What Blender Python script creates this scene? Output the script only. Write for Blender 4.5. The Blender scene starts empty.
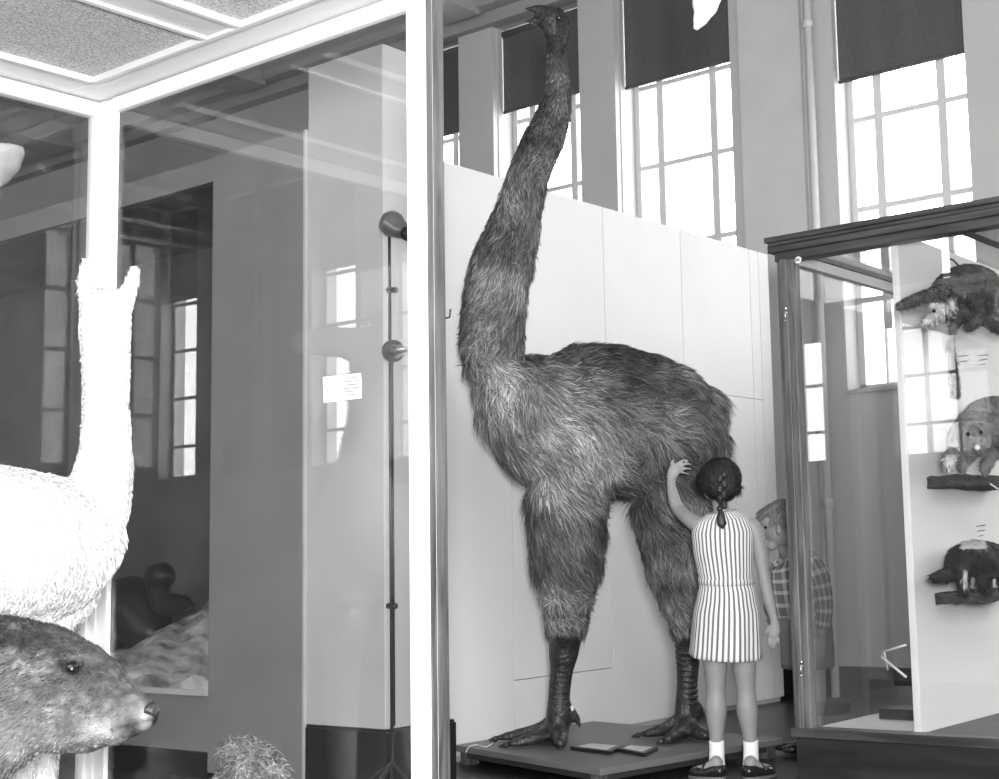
import bpy, bmesh, math, random
import numpy as np
from mathutils import Vector, Matrix
random.seed(7); rng = np.random.default_rng(7)
S = bpy.context.scene
COL = S.collection
V = Vector
# ------------------------------------------------------------ camera
F = 1424.82; PI_ = .120531; RO = -.028733; YA = -.626019; H = .92; CX = 666.4; CY = 382.7
fw = V((math.sin(YA)*math.cos(PI_), math.cos(YA)*math.cos(PI_), math.sin(PI_)))
r0 = V((math.cos(YA), -math.sin(YA), 0)); u0 = r0.cross(fw)
RR = math.cos(RO)*r0 + math.sin(RO)*u0
UU = -math.sin(RO)*r0 + math.cos(RO)*u0
CC = V((0, 0, H))
FH = V((fw.x, fw.y, 0)).normalized()
def ray(x, y): x = float(x); y = float(y); return fw + (x-CX)/F*RR + (CY-y)/F*UU
def P(x, y, Z): return CC + ray(x, y)*float(Z)                    # point at depth Z
def pl(x, y, ax, v):                                       # point on an axis plane
    d = ray(x, y); return CC + d*((v-CC[ax])/d[ax])
def proj(co):
    q = np.asarray(co) - np.array(CC); z = q@np.array(fw)
    return CX + F*(q@np.array(RR))/z, CY - F*(q@np.array(UU))/z
cam = bpy.data.cameras.new('camera'); cam.sensor_width = 36; cam.sensor_fit = 'HORIZONTAL'
cam.lens = F/999*36; cam.shift_x = -(CX-499.5)/999; cam.shift_y = (CY-389.5)/999; cam.clip_start = .05; cam.clip_end = 300
co = bpy.data.objects.new('camera', cam); COL.objects.link(co)
m3 = Matrix((RR, UU, -fw)).transposed(); co.matrix_world = Matrix.Translation(CC) @ m3.to_4x4()
S.camera = co
S.view_settings.view_transform = 'Standard'; S.view_settings.look = 'None'
S.view_settings.gamma = 1; S.view_settings.use_curve_mapping = False
S.view_settings.exposure = 0.6

# ------------------------------------------------------------ materials
def newmat(name):
    m = bpy.data.materials.new(name); m.use_nodes = True
    nt = m.node_tree; b = nt.nodes['Principled BSDF']
    return m, nt, b
def g3(v): return (v, v, v, 1)
def mat(name, c, rough=.6, spec=.5, nscale=0, namt=.0, bump=0, bscale=None, metal=0, stretch=(1,1,1), coat=0, emit=0):
    m, nt, b = newmat(name)
    b.inputs['Base Color'].default_value = g3(c); b.inputs['Roughness'].default_value = rough
    b.inputs['Specular IOR Level'].default_value = spec; b.inputs['Metallic'].default_value = metal
    b.inputs['Coat Weight'].default_value = coat
    if nscale:
        tc = nt.nodes.new('ShaderNodeTexCoord'); mp = nt.nodes.new('ShaderNodeMapping'); mp.inputs['Scale'].default_value = stretch
        nt.links.new(tc.outputs['Object'], mp.inputs['Vector'])
        n = nt.nodes.new('ShaderNodeTexNoise'); n.inputs['Scale'].default_value = nscale; n.inputs['Detail'].default_value = 6
        nt.links.new(mp.outputs[0], n.inputs['Vector'])
        r = nt.nodes.new('ShaderNodeMapRange'); r.inputs['From Min'].default_value = .25; r.inputs['From Max'].default_value = .75
        r.inputs['To Min'].default_value = c*(1-namt); r.inputs['To Max'].default_value = c*(1+namt)
        nt.links.new(n.outputs['Fac'], r.inputs['Value']); nt.links.new(r.outputs[0], b.inputs['Base Color'])
        if bump:
            bp = nt.nodes.new('ShaderNodeBump'); bp.inputs['Strength'].default_value = bump; bp.inputs['Distance'].default_value = .01
            nt.links.new(n.outputs['Fac'], bp.inputs['Height']); nt.links.new(bp.outputs[0], b.inputs['Normal'])
    return m
def colmat(name, rough=.7, spec=.3):
    m, nt, b = newmat(name)
    a = nt.nodes.new('ShaderNodeAttribute'); a.attribute_name = 'Col'
    nt.links.new(a.outputs['Color'], b.inputs['Base Color'])
    b.inputs['Roughness'].default_value = rough; b.inputs['Specular IOR Level'].default_value = spec
    return m
def glassmat(name, tint=.93, ior=1.5, rough=0.0, refl=1.0):
    m, nt, b = newmat(name); nt.nodes.remove(b)
    out = [n for n in nt.nodes if n.type == 'OUTPUT_MATERIAL'][0]
    t = nt.nodes.new('ShaderNodeBsdfTransparent'); t.inputs[0].default_value = g3(tint)
    g = nt.nodes.new('ShaderNodeBsdfGlossy'); g.inputs['Color'].default_value = g3(refl); g.inputs['Roughness'].default_value = rough
    lw = nt.nodes.new('ShaderNodeLayerWeight'); lw.inputs['Blend'].default_value = .5
    pw = nt.nodes.new('ShaderNodeMath'); pw.operation = 'POWER'; pw.inputs[1].default_value = 5; nt.links.new(lw.outputs['Facing'], pw.inputs[0])
    R0 = ((ior-1)/(ior+1))**2
    fr = nt.nodes.new('ShaderNodeMapRange'); fr.inputs['To Min'].default_value = R0; fr.inputs['To Max'].default_value = 1.0
    nt.links.new(pw.outputs[0], fr.inputs['Value'])
    mx = nt.nodes.new('ShaderNodeMixShader')
    nt.links.new(fr.outputs[0], mx.inputs[0]); nt.links.new(t.outputs[0], mx.inputs[1]); nt.links.new(g.outputs[0], mx.inputs[2])
    nt.links.new(mx.outputs[0], out.inputs[0]); return m
def woodmat(name, c1, c2, scale=6, stretch=(8,8,.6), rough=.45):
    m, nt, b = newmat(name)
    tc = nt.nodes.new('ShaderNodeTexCoord'); mp = nt.nodes.new('ShaderNodeMapping'); mp.inputs['Scale'].default_value = stretch
    nt.links.new(tc.outputs['Object'], mp.inputs['Vector'])
    n = nt.nodes.new('ShaderNodeTexNoise'); n.inputs['Scale'].default_value = scale; n.inputs['Detail'].default_value = 8; n.inputs['Distortion'].default_value = .6
    nt.links.new(mp.outputs[0], n.inputs['Vector'])
    r = nt.nodes.new('ShaderNodeValToRGB'); r.color_ramp.elements[0].position = .35; r.color_ramp.elements[1].position = .68
    r.color_ramp.elements[0].color = g3(c1); r.color_ramp.elements[1].color = g3(c2)
    nt.links.new(n.outputs['Fac'], r.inputs[0]); nt.links.new(r.outputs[0], b.inputs['Base Color'])
    b.inputs['Roughness'].default_value = rough
    return m
def stripemat(name, base, line, n, duty=.45, plaid=False, nv=0):
    m, nt, b = newmat(name)
    uv = nt.nodes.new('ShaderNodeUVMap'); sp = nt.nodes.new('ShaderNodeSeparateXYZ'); nt.links.new(uv.outputs[0], sp.inputs[0])
    def wave(sock, k, d):
        a = nt.nodes.new('ShaderNodeMath'); a.operation = 'MULTIPLY'; a.inputs[1].default_value = k; nt.links.new(sock, a.inputs[0])
        f = nt.nodes.new('ShaderNodeMath'); f.operation = 'FRACT'; nt.links.new(a.outputs[0], f.inputs[0])
        l = nt.nodes.new('ShaderNodeMath'); l.operation = 'LESS_THAN'; l.inputs[1].default_value = d; nt.links.new(f.outputs[0], l.inputs[0])
        return l.outputs[0]
    w = wave(sp.outputs[0], n, duty)
    if plaid:
        w2 = wave(sp.outputs[1], nv, duty)
        ad = nt.nodes.new('ShaderNodeMath'); ad.operation = 'ADD'; nt.links.new(w, ad.inputs[0]); nt.links.new(w2, ad.inputs[1])
        hf = nt.nodes.new('ShaderNodeMath'); hf.operation = 'MULTIPLY'; hf.inputs[1].default_value = .5; nt.links.new(ad.outputs[0], hf.inputs[0]); w = hf.outputs[0]
    mx = nt.nodes.new('ShaderNodeMix'); mx.data_type = 'RGBA'
    mx.inputs[6].default_value = g3(base); mx.inputs[7].default_value = g3(line)
    nt.links.new(w, mx.inputs[0]); nt.links.new(mx.outputs[2], b.inputs['Base Color']); b.inputs['Roughness'].default_value = .85
    b.inputs['Specular IOR Level'].default_value = .2
    return m

M = {}
M['panel'] = mat('painted_board', .56, .7, .3, 1.3, .05)
M['panel_gap'] = mat('board_joint', .38, .8)
M['gray_board'] = mat('gray_board', .25, .5, .4, 3, .10)
M['dark_lining'] = mat('dark_diorama_lining', .17, .8, .2, 3, .3)
M['column'] = mat('pale_gray_paint', .54, .6, .4, 3, .06)
M['wall'] = mat('wall_paint', .47, .7, .3, 2, .05)
M['pilaster'] = mat('pilaster_paint', .46, .7, .3, 2, .05)
M['reveal'] = mat('window_reveal_paint', .42, .6)
M['ceiling'] = mat('ceiling_paint', .25, .8)
M['beam'] = mat('beam_paint', .3, .7)
M['black'] = mat('black_skirting_paint', .012, .35, .5)
M['floor'] = mat('dark_floor', .018, .3, .5, 5, .3)
M['blind'] = mat('gray_blind_cloth', .10, .9, .1, 40, .12)
M['blind_pale'] = mat('pale_blind_cloth', .3, .9)
M['white'] = mat('white_gloss_paint', .72, .35, .5, 8, .02)
M['muntin'] = mat('window_bar_paint', .6, .5)
M['wood'] = woodmat('oak_post', .025, .12, 5)
M['dwood'] = woodmat('dark_case_wood', .018, .06, 5, (.6, 8, 8), .4)
M['pwood'] = woodmat('brown_case_post_wood', .045, .13, 5)
M['plinth'] = woodmat('dark_plinth_wood', .008, .022, 4, (.6, 6, 6), .35)
M['platform'] = mat('painted_platform', .12, .45, .5, 4, .15)
M['platform_edge'] = mat('platform_edge', .025, .5)
M['glass'] = glassmat('case_glass', .93, 1.6)
M['wglass'] = glassmat('window_glass', .97, 1.3)
M['metal'] = mat('bright_metal', .55, .25, .5, metal=1)
M['dmetal'] = mat('dark_metal', .05, .35, .5, metal=.6)
M['lampmetal'] = mat('lamp_metal', .22, .3, .5, metal=.5)
M['paper'] = mat('paper', .7, .8)
M['ink'] = mat('ink', .05, .8)
M['grayink'] = mat('gray_ink', .2, .8)
M['inner_white'] = mat('white_case_lining', .72, .6, .3, 2, .03)
M['skin'] = mat('skin', .25, .5, .4, 30, .05)
M['hairdark'] = mat('dark_hair', .018, .4, .5, 60, .6, .4, stretch=(3, 3, .3))
M['hairfair'] = mat('fair_hair', .16, .5, .5, 60, .5, .4, stretch=(3, 3, .5))
M['sock'] = mat('white_sock', .75, .9)
M['shoe'] = mat('black_shoe', .015, .25, .6)
M['sole'] = mat('shoe_sole', .10, .6)
M['shorts'] = mat('gray_shorts', .17, .85, .2, 20, .1)
M['dress'] = stripemat('striped_dress_cotton', .66, .14, 40, .42)
M['shirt'] = stripemat('plaid_shirt_cotton', .12, .5, 11, .3, True, 9)
M['tie'] = mat('hair_tie', .6, .5)
M['scale'] = mat('scaly_leg_skin', .022, .4, .5, 55, .6, .9)
M['claw'] = mat('dark_claw', .03, .3)
M['eye'] = mat('glass_eye', .006, .08, .8)
M['bark'] = mat('rough_bark', .05, .9, .2, 60, .7, .8)
M['rock'] = mat('pale_streaked_rock', .8, .8, .3, 6, .9, .5, stretch=(1, 3, 1))
M['bone'] = mat('pale_bone', .62, .5, .3, 12, .06)
M['fur'] = colmat('fur'); M['feather'] = colmat('feather')
M['shade'] = mat('ribbed_white_glass', .55, .3)
M['cloth_dark'] = mat('brown_floor_board', .09, .5, .4, 6, .2)
def texglass():
    m, nt, b = newmat('pebbled_wired_glass')
    out = [n for n in nt.nodes if n.type == 'OUTPUT_MATERIAL'][0]
    tc = nt.nodes.new('ShaderNodeTexCoord')
    n = nt.nodes.new('ShaderNodeTexVoronoi'); n.inputs['Scale'].default_value = 170
    nt.links.new(tc.outputs['Object'], n.inputs['Vector'])
    bp = nt.nodes.new('ShaderNodeBump'); bp.inputs['Strength'].default_value = .9; bp.inputs['Distance'].default_value = .01
    nt.links.new(n.outputs['Distance'], bp.inputs['Height']); nt.links.new(bp.outputs[0], b.inputs['Normal'])
    rmp = nt.nodes.new('ShaderNodeMapRange'); rmp.inputs['From Max'].default_value = .6; rmp.inputs['To Min'].default_value = .2; rmp.inputs['To Max'].default_value = .95
    nt.links.new(n.outputs['Distance'], rmp.inputs['Value']); nt.links.new(rmp.outputs[0], b.inputs['Base Color'])
    b.inputs['Roughness'].default_value = .25; b.inputs['Specular IOR Level'].default_value = .8
    t = nt.nodes.new('ShaderNodeBsdfTransparent'); t.inputs[0].default_value = g3(.7)
    mx = nt.nodes.new('ShaderNodeMixShader'); mx.inputs[0].default_value = .35
    nt.links.new(b.outputs[0], mx.inputs[1]); nt.links.new(t.outputs[0], mx.inputs[2]); nt.links.new(mx.outputs[0], out.inputs[0])
    return m
M['texglass'] = texglass()

# ------------------------------------------------------------ object helpers
def link(o, parent=None):
    COL.objects.link(o)
    if parent: o.parent = parent; o.matrix_parent_inverse = parent.matrix_world.inverted()
    return o
def thing(name, label, cat, loc=(0, 0, 0), group=None):
    o = bpy.data.objects.new(name, None); o.empty_display_size = .1
    o.location = loc; COL.objects.link(o); o.matrix_world = Matrix.Translation(V(loc))
    o['label'] = label; o['category'] = cat
    if group: o['group'] = group
    return o
def tag(o, label, cat, group=None):
    o['label'] = label; o['category'] = cat
    if group: o['group'] = group
    return o
def struct(o): o['kind'] = 'structure'; return o
class MB:
    def __init__(s): s.bm = bmesh.new(); s.uv = s.bm.loops.layers.uv.new('UVMap')
    def box(s, a, b, mi=0):
        a = V(a); b = V(b); c = (a+b)/2; d = b-a
        m = Matrix.Translation(c) @ Matrix.Diagonal((abs(d.x), abs(d.y), abs(d.z), 1))
        f = bmesh.ops.create_cube(s.bm, size=1, matrix=m)
        if mi:
            for v in f['verts']:
                for q in v.link_faces: q.material_index = mi
        return s
    def obox(s, c, dims, rot):       # oriented box, rot = 3x3
        m = Matrix.Translation(V(c)) @ rot.to_4x4() @ Matrix.Diagonal((*dims, 1))
        bmesh.ops.create_cube(s.bm, size=1, matrix=m); return s
    def ball(s, c, r, seg=16, rot=None):
        r = (r, r, r) if not hasattr(r, '__len__') else r
        m = Matrix.Translation(V(c)) @ (rot.to_4x4() if rot else Matrix.Identity(4)) @ Matrix.Diagonal((*r, 1))
        bmesh.ops.create_uvsphere(s.bm, u_segments=seg, v_segments=max(6, seg//2), radius=1, matrix=m); return s
    def prism(s, pts, off):          # polygon extruded by vector off
        a = [s.bm.verts.new(V(p)) for p in pts]; b = [s.bm.verts.new(V(p)+V(off)) for p in pts]
        n = len(pts); s.bm.faces.new(a); s.bm.faces.new(b[::-1])
        for i in range(n): s.bm.faces.new((a[i], b[i], b[(i+1) % n], a[(i+1) % n]))
        return s
    def loft(s, pts, rad, side=(0, 0, 1), n=16, res=4, cap=True, uvscale=1, caplen=.6):
        pts = [V([float(e) for e in p]) for p in pts]; rad = [(float(q), float(q)) if not hasattr(q, '__len__') else q for q in rad]
        cp, cr = [], []
        N = len(pts)
        if res > 1 and N > 2:
            for i in range(N-1):
                p0, p1, p2, p3 = pts[max(i-1, 0)], pts[i], pts[i+1], pts[min(i+2, N-1)]
                for k in range(res):
                    t = k/res
                    cp.append(.5*((2*p1)+(p2-p0)*t+(2*p0-5*p1+4*p2-p3)*t*t+(3*p1-p0-3*p2+p3)*t**3))
                    t2 = t*t*(3-2*t); cr.append((rad[i][0]*(1-t2)+rad[i+1][0]*t2, rad[i][1]*(1-t2)+rad[i+1][1]*t2))
            cp.append(pts[-1]); cr.append(rad[-1])
        else: cp, cr = pts, rad
        L = len(cp); T = [(cp[min(i+1, L-1)]-cp[max(i-1, 0)]).normalized() for i in range(L)]
        if cap:
            def ext(p, t, r, sgn):
                out = []
                for a in (35, 62, 80): out.append((p+t*sgn*min(r)*caplen*math.sin(math.radians(a)), (r[0]*math.cos(math.radians(a)), r[1]*math.cos(math.radians(a)))))
                return out
            h = ext(cp[0], T[0], cr[0], -1); e = ext(cp[-1], T[-1], cr[-1], 1)
            cp = [q[0] for q in h[::-1]]+cp+[q[0] for q in e]; cr = [q[1] for q in h[::-1]]+cr+[q[1] for q in e]
            T = [T[0]]*3+T+[T[-1]]*3
        rings = []; S0 = V(side).normalized(); pb = None; acc = 0; vs = []
        for i, (p, q, t) in enumerate(zip(cp, cr, T)):
            b = S0 - t*S0.dot(t)
            if b.length < .05: b = pb if pb is not None else t.orthogonal()
            b.normalize(); pb = b; a = b.cross(t).normalized()
            rings.append([s.bm.verts.new(p + a*q[0]*math.cos(2*math.pi*k/n) + b*q[1]*math.sin(2*math.pi*k/n)) for k in range(n)])
            if i: acc += (cp[i]-cp[i-1]).length
            vs.append(acc)
        for i in range(len(rings)-1):
            for k in range(n):
                f = s.bm.faces.new((rings[i][k], rings[i][(k+1) % n], rings[i+1][(k+1) % n], rings[i+1][k])); f.smooth = True
                for l, (uu, vv) in zip(f.loops, ((k, i), (k+1, i), (k+1, i+1), (k, i+1))): l[s.uv].uv = (uu/n, vs[vv]*uvscale)
        if cap:
            s.bm.faces.new(rings[0][::-1]); s.bm.faces.new(rings[-1])
        return s
    def tube(s, pts, r, n=8, res=1, cap=True):
        return s.loft(pts, [r]*len(pts) if not hasattr(r, '__len__') else r, (.31, .52, .79), n, res, cap, caplen=.1)
    def build(s, name, m, parent=None, bevel=0, smooth=False, loc=None):
        bmesh.ops.recalc_face_normals(s.bm, faces=s.bm.faces[:])
        me = bpy.data.meshes.new(name)
        origin = V(loc) if loc else None
        if origin is None:
            xs = [v.co for v in s.bm.verts]
            if xs:
                lo = V([min(c[i] for c in xs) for i in range(3)]); hi = V([max(c[i] for c in xs) for i in range(3)])
                origin = V(((lo.x+hi.x)/2, (lo.y+hi.y)/2, lo.z))
        bmesh.ops.translate(s.bm, verts=s.bm.verts[:], vec=-origin)
        s.bm.to_mesh(me); s.bm.free()
        for k in (m if isinstance(m, list) else [m]): me.materials.append(k)
        if smooth: me.shade_smooth()
        o = bpy.data.objects.new(name, me); o.location = origin; COL.objects.link(o)
        o.matrix_world = Matrix.Translation(origin)
        if parent: o.parent = parent; o.matrix_parent_inverse = parent.matrix_world.inverted()
        if bevel:
            md = o.modifiers.new('b', 'BEVEL'); md.width = bevel; md.segments = 2; md.limit_method = 'ANGLE'
        return o
def box(name, a, b, m, parent=None, bevel=0): return MB().box(a, b).build(name, m, parent, bevel)
def remesh(mb, name, mats, parent, voxel, smooth=4, colf=None, idxf=None):
    o = mb.build(name, mats, None)
    md = o.modifiers.new('r', 'REMESH'); md.mode = 'VOXEL'; md.voxel_size = voxel
    if smooth: sm = o.modifiers.new('s', 'SMOOTH'); sm.factor = .5; sm.iterations = smooth
    dg = bpy.context.evaluated_depsgraph_get(); dg.update()
    me = bpy.data.meshes.new_from_object(o.evaluated_get(dg)); o.modifiers.clear(); old = o.data; o.data = me
    bpy.data.meshes.remove(old); me.name = name; me.shade_smooth()
    me.materials.clear()
    for k in (mats if isinstance(mats, list) else [mats]): me.materials.append(k)
    loc = np.array(o.location)
    nv = len(me.vertices); cc = np.zeros(nv*3); me.vertices.foreach_get('co', cc); cc = cc.reshape(-1, 3)+loc
    if colf is not None:
        c = colf(cc); a = me.color_attributes.new('Col', 'FLOAT_COLOR', 'POINT')
        a.data.foreach_set('color', np.stack([c, c, c, np.ones(nv)], 1).ravel())
    if idxf is not None:
        nf = len(me.polygons); pc = np.zeros(nf*3); me.polygons.foreach_get('center', pc); pc = pc.reshape(-1, 3)+loc
        me.polygons.foreach_set('material_index', idxf(pc).astype(np.int32))
    if parent: o.parent = parent; o.matrix_parent_inverse = parent.matrix_world.inverted()
    return o
def vnoise(p, sc, seed=0):           # smooth value noise, numpy
    q = p*sc+seed*17.3; i = np.floor(q).astype(np.int64); f = q-i; f = f*f*(3-2*f); r = 0
    def hsh(x, y, z):
        h = (x*374761393+y*668265263+z*2147483647+seed*144269) & 0xffffffff
        h = ((h ^ (h >> 13))*1274126177) & 0xffffffff; return ((h ^ (h >> 16)) & 0xffff)/65535.
    for dx in (0, 1):
        for dy in (0, 1):
            for dz_ in (0, 1):
                w = (f[:, 0] if dx else 1-f[:, 0])*(f[:, 1] if dy else 1-f[:, 1])*(f[:, 2] if dz_ else 1-f[:, 2])
                r = r+w*hsh(i[:, 0]+dx, i[:, 1]+dy, i[:, 2]+dz_)
    return r
def fur(src, name, mats, parent, count, lenf, dirf, colf, width=.003, lift=.35, jit=.35, mask=None, cvar=1.0):
    me = src.data; me.calc_loop_triangles(); loc = np.array(src.matrix_world.translation)
    nv = len(me.vertices); co = np.zeros(nv*3); me.vertices.foreach_get('co', co); co = co.reshape(-1, 3)+loc
    nt = len(me.loop_triangles); tr = np.zeros(nt*3, np.int32); me.loop_triangles.foreach_get('vertices', tr); tr = tr.reshape(-1, 3)
    a, b, c = co[tr[:, 0]], co[tr[:, 1]], co[tr[:, 2]]
    nrm = np.cross(b-a, c-a); ar = np.linalg.norm(nrm, axis=1); nrm /= ar[:, None]+1e-12
    k = rng.choice(nt, count, p=ar/ar.sum()); s, t = rng.random(count), rng.random(count)
    w = s+t > 1; s[w] = 1-s[w]; t[w] = 1-t[w]
    p = a[k]+(b[k]-a[k])*s[:, None]+(c[k]-a[k])*t[:, None]; n = nrm[k]
    if mask is not None: q = mask(p, n); p = p[q]; n = n[q]
    N = len(p); d = dirf(p, n)+rng.normal(0, jit, (N, 3)); d -= n*(d*n).sum(1)[:, None]; d /= np.linalg.norm(d, axis=1)[:, None]+1e-9
    L = lenf(p)*(.6+.7*rng.random(N)); L = L[:, None]
    sd = np.cross(n, d)+rng.normal(0, .5, (N, 3)); sd /= np.linalg.norm(sd, axis=1)[:, None]
    lf = lift*(.4+1.1*rng.random(N))[:, None]
    m1 = p+(d+n*lf)*L*.5; m2 = p+d*L+n*lf*L*.62-np.array([0, 0, .06])*L
    W = width*(.7+.6*rng.random(N))[:, None]
    vs = np.stack([p-sd*W-n*.003, p+sd*W-n*.003, m1+sd*W*.85, m1-sd*W*.85, m2], 1).reshape(-1, 3)-loc
    base = np.arange(N)*5
    loops = np.stack([base, base+1, base+2, base+3, base+3, base+2, base+4], 1).ravel()
    m = bpy.data.meshes.new(name); m.vertices.add(N*5); m.vertices.foreach_set('co', vs.ravel())
    m.loops.add(N*7); m.loops.foreach_set('vertex_index', loops.astype(np.int32))
    m.polygons.add(N*2); st = np.stack([np.arange(N)*7, np.arange(N)*7+4], 1).ravel(); m.polygons.foreach_set('loop_start', st.astype(np.int32))
    m.update(calc_edges=True); m.validate()
    c0 = colf(p)*(.35+1.5*rng.random(N)**1.6)*cvar+colf(p)*(1-cvar); cc = np.repeat(c0, 5)*np.tile([.75, .75, 1., 1., 1.25], N); cc = np.clip(cc, .004, .9)
    at = m.color_attributes.new('Col', 'FLOAT_COLOR', 'POINT')
    at.data.foreach_set('color', np.stack([cc, cc, cc, np.ones(len(cc))], 1).ravel())
    m.materials.append(mats); m.shade_smooth()
    o = bpy.data.objects.new(name, m); o.location = loc; COL.objects.link(o); o.matrix_world = Matrix.Translation(V(loc))
    o.parent = parent; o.matrix_parent_inverse = parent.matrix_world.inverted()
    return o

# ============================================================ THE HALL
XL, XR, YF, YB, ZC = -16., 5., 8.1, -5., 5.6
struct(box('floor', (XL-.3, YB-.3, -.1), (XR+.3, YF+.6, 0), M['floor']))
struct(box('ceiling', (XL-.3, YB-.3, ZC), (XR+.3, YF+.6, ZC+.2), M['ceiling']))
def wall_openings(name, y0, y1, ops, z0, z1, m):
    b = MB(); xs = [XL]+[v for o in ops for v in o]+[XR]
    b.box((XL, y0, 0), (XR, y1, z0)); b.box((XL, y0, z1), (XR, y1, ZC))
    for i in range(0, len(xs), 2): b.box((xs[i], y0, z0), (xs[i+1], y1, z1))
    return struct(b.build(name, m))
SILL, HEAD = 1.94, 5.12
far_ops = [(-8.70, -7.802), (-7.422, -6.554), (-6.205, -5.22), (-4.418, -3.465)]+[(-3.1+1.3*i, -2.15+1.3*i) for i in range(6)]
wall_openings('wall_far', YF, YF+.35, far_ops, SILL, HEAD, M['wall'])
def window(n, x0, x1, yo, sgn, z0, z1, rows, cols, blind=None):
    # yo : room-side wall plane, sgn : outward direction
    yg = yo+sgn*.17; b = MB()
    b.box((x0, yg, z0), (x0+.05, yg+sgn*.05, z1)); b.box((x1-.05, yg, z0), (x1, yg+sgn*.05, z1))
    b.box((x0, yg, z0), (x1, yg+sgn*.05, z0+.05)); b.box((x0, yg, z1-.05), (x1, yg+sgn*.05, z1))
    for c in cols: xx = x0+(x1-x0)*c; b.box((xx-.03, yg+sgn*.002, z0), (xx+.03, yg+sgn*.04, z1))
    for zz in rows: b.box((x0, yg+sgn*.004, zz-.018), (x1, yg+sgn*.035, zz+.018))
    o = struct(b.build('window_%d' % n, M['muntin']))
    box('pane', (x0+.01, yg+sgn*.022, z0+.01), (x1-.01, yg+sgn*.026, z1-.01), M['wglass'], o)
    rv = MB(); e = .004
    rv.box((x0-.001, yo+sgn*.003, z0), (x0+e, yg, z1)); rv.box((x1-e, yo+sgn*.003, z0), (x1+.001, yg, z1))
    rv.box((x0, yo-sgn*.03, z0-.02), (x1, yg, z0+e)); rv.build('reveal', M['reveal'], o)
    L = bpy.data.lights.new('window_daylight', 'AREA'); L.shape = 'RECTANGLE'; L.size = (x1-x0); L.size_y = (z1-z0)
    L.cycles.is_portal = True; lo = bpy.data.objects.new('window_daylight', L)
    lo.location = ((x0+x1)/2, yg+sgn*.06, (z0+z1)/2); lo.rotation_euler = (math.radians(90*sgn)*-1, 0, 0)
    COL.objects.link(lo)
    return o
wn = 1
rows = [2.55, 3.16, 3.77, 4.38]
blinds = {}
for (a, b_) in far_ops:
    window(wn, a, b_, YF, 1, SILL, HEAD, rows, (.24, .72)); wn += 1
# roller blinds on the far wall
def blind(x0, x1, zb, label):
    t = thing('roller_blind', label, 'blind', ((x0+x1)/2, YF+.05, zb), 'gray roller blinds on the far windows')
    b = MB(); n = 24
    for i in range(n):                        # slightly wavy cloth with thickness
        xa, xb = x0+.01+(x1-x0-.02)*i/n, x0+.01+(x1-x0-.02)*(i+1)/n
        ya, yb = YF+.06+.004*math.sin(i*.9), YF+.06+.004*math.sin((i+1)*.9)
        b.prism([(xa, ya, zb), (xb, yb, zb), (xb, yb+.003, zb), (xa, ya+.003, zb)], (0, 0, HEAD-.02-zb))
    b.build('cloth', M['blind'], t)
    MB().tube([(x0+.01, YF+.06, zb), (x1-.01, YF+.06, zb)], .012).build('hem_bar', M['blind'], t)
    MB().tube([(x0+.01, YF+.07, HEAD-.04), (x1-.01, YF+.07, HEAD-.04)], .03).build('roller', M['blind'], t)
    MB().ball(((x0+x1)/2, YF+.045, zb), .012, 8).build('pull_knob', M['dmetal'], t)
BL = [(4.39, 'dark gray roller blind in the narrow gap beside the wooden post'), (4.44, 'dark gray roller blind directly behind the tall bird head'),
      (4.37, 'dark gray roller blind directly right of the tall bird head, above bright window'), (4.017, 'gray roller blind above the window over the wooden display case, hanging lowest')]
for (a, b_), (zb, lab) in zip(far_ops, BL): blind(a, b_, zb, lab)
# pilasters between far windows
pb = [(-7.80, -7.424), (-6.552, -6.207)]
k = 1
for (a, c) in pb:
    struct(box('trim_%d' % k, (a+.002, YF-.05, 0), (c-.002, YF, HEAD), M['pilaster'])); k += 1
struct(MB().box((-5.13, YF-.04, 0), (-4.64, YF, HEAD)).build('trim_3', M['column']))
struct(box('trim_4', (-5.218, YF-.018, 0), (-5.13, YF, HEAD), M['pilaster']))
struct(box('trim_5', (-3.463, YF-.05, 0), (-3.12, YF, HEAD), M['pilaster']))
# cornice
struct(MB().box((XL, YF-.12, HEAD), (XR, YF, HEAD+.1)).box((XL, YF-.24, HEAD+.1), (XR, YF, HEAD+.3)).box((XL, YF-.45, HEAD+.3), (XR, YF, ZC)).build('trim_6', M['beam']))
struct(MB().box((XL, YF-.06, 0), (XR, YF, .19)).build('baseboard_far', M['black']))
b = MB(); b.tube([(-4.56, YF-.06, 0), (-4.56, YF-.06, HEAD)], .028, 12)
for z in (1.2, 2.8, 4.4): b.tube([(-4.56, YF-.06, z), (-4.56, YF-.06, z+.05)], .036, 12)
tag(b.build('water_pipe', M['column'], smooth=False), 'pale vertical pipe on the wall between the two right windows', 'pipe')
# back wall and its windows (seen only as reflections in the glass)
bops = [(-14.42, -13.72), (-13.4, -12.7), (-12.56, -11.85), (-11.75, -11.06), (-10.6, -9.85), (-8.98, -8.32), (-7.42, -6.62), (-6.15, -5.6), (-5.2, -4.2), (-3.4, -2.2), (-1.6, -.4), (.4, 1.6), (2.4, 3.6)]
wall_openings('wall_back', YB-.35, YB, bops, SILL, HEAD, M['wall'])
for i, (a, c) in enumerate(bops):
    o = window(wn, a, c, YB, -1, SILL, HEAD, [2.33, 2.89, 3.45, 4.0, 4.5], (.45,) if c-a > .78 else ()); wn += 1
    zb = SILL+.02 if i in (1, 2) else (3.4 if i == 5 else (3.8 if 5 < i < 9 else 4.03))
    mm = M['blind'] if zb > 3 else M['blind_pale']
    box('blind_cloth', (a+.01, YB-.12, zb), (c-(.15 if i == 6 else .01), YB-.117, HEAD-.02), mm, o)
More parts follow.
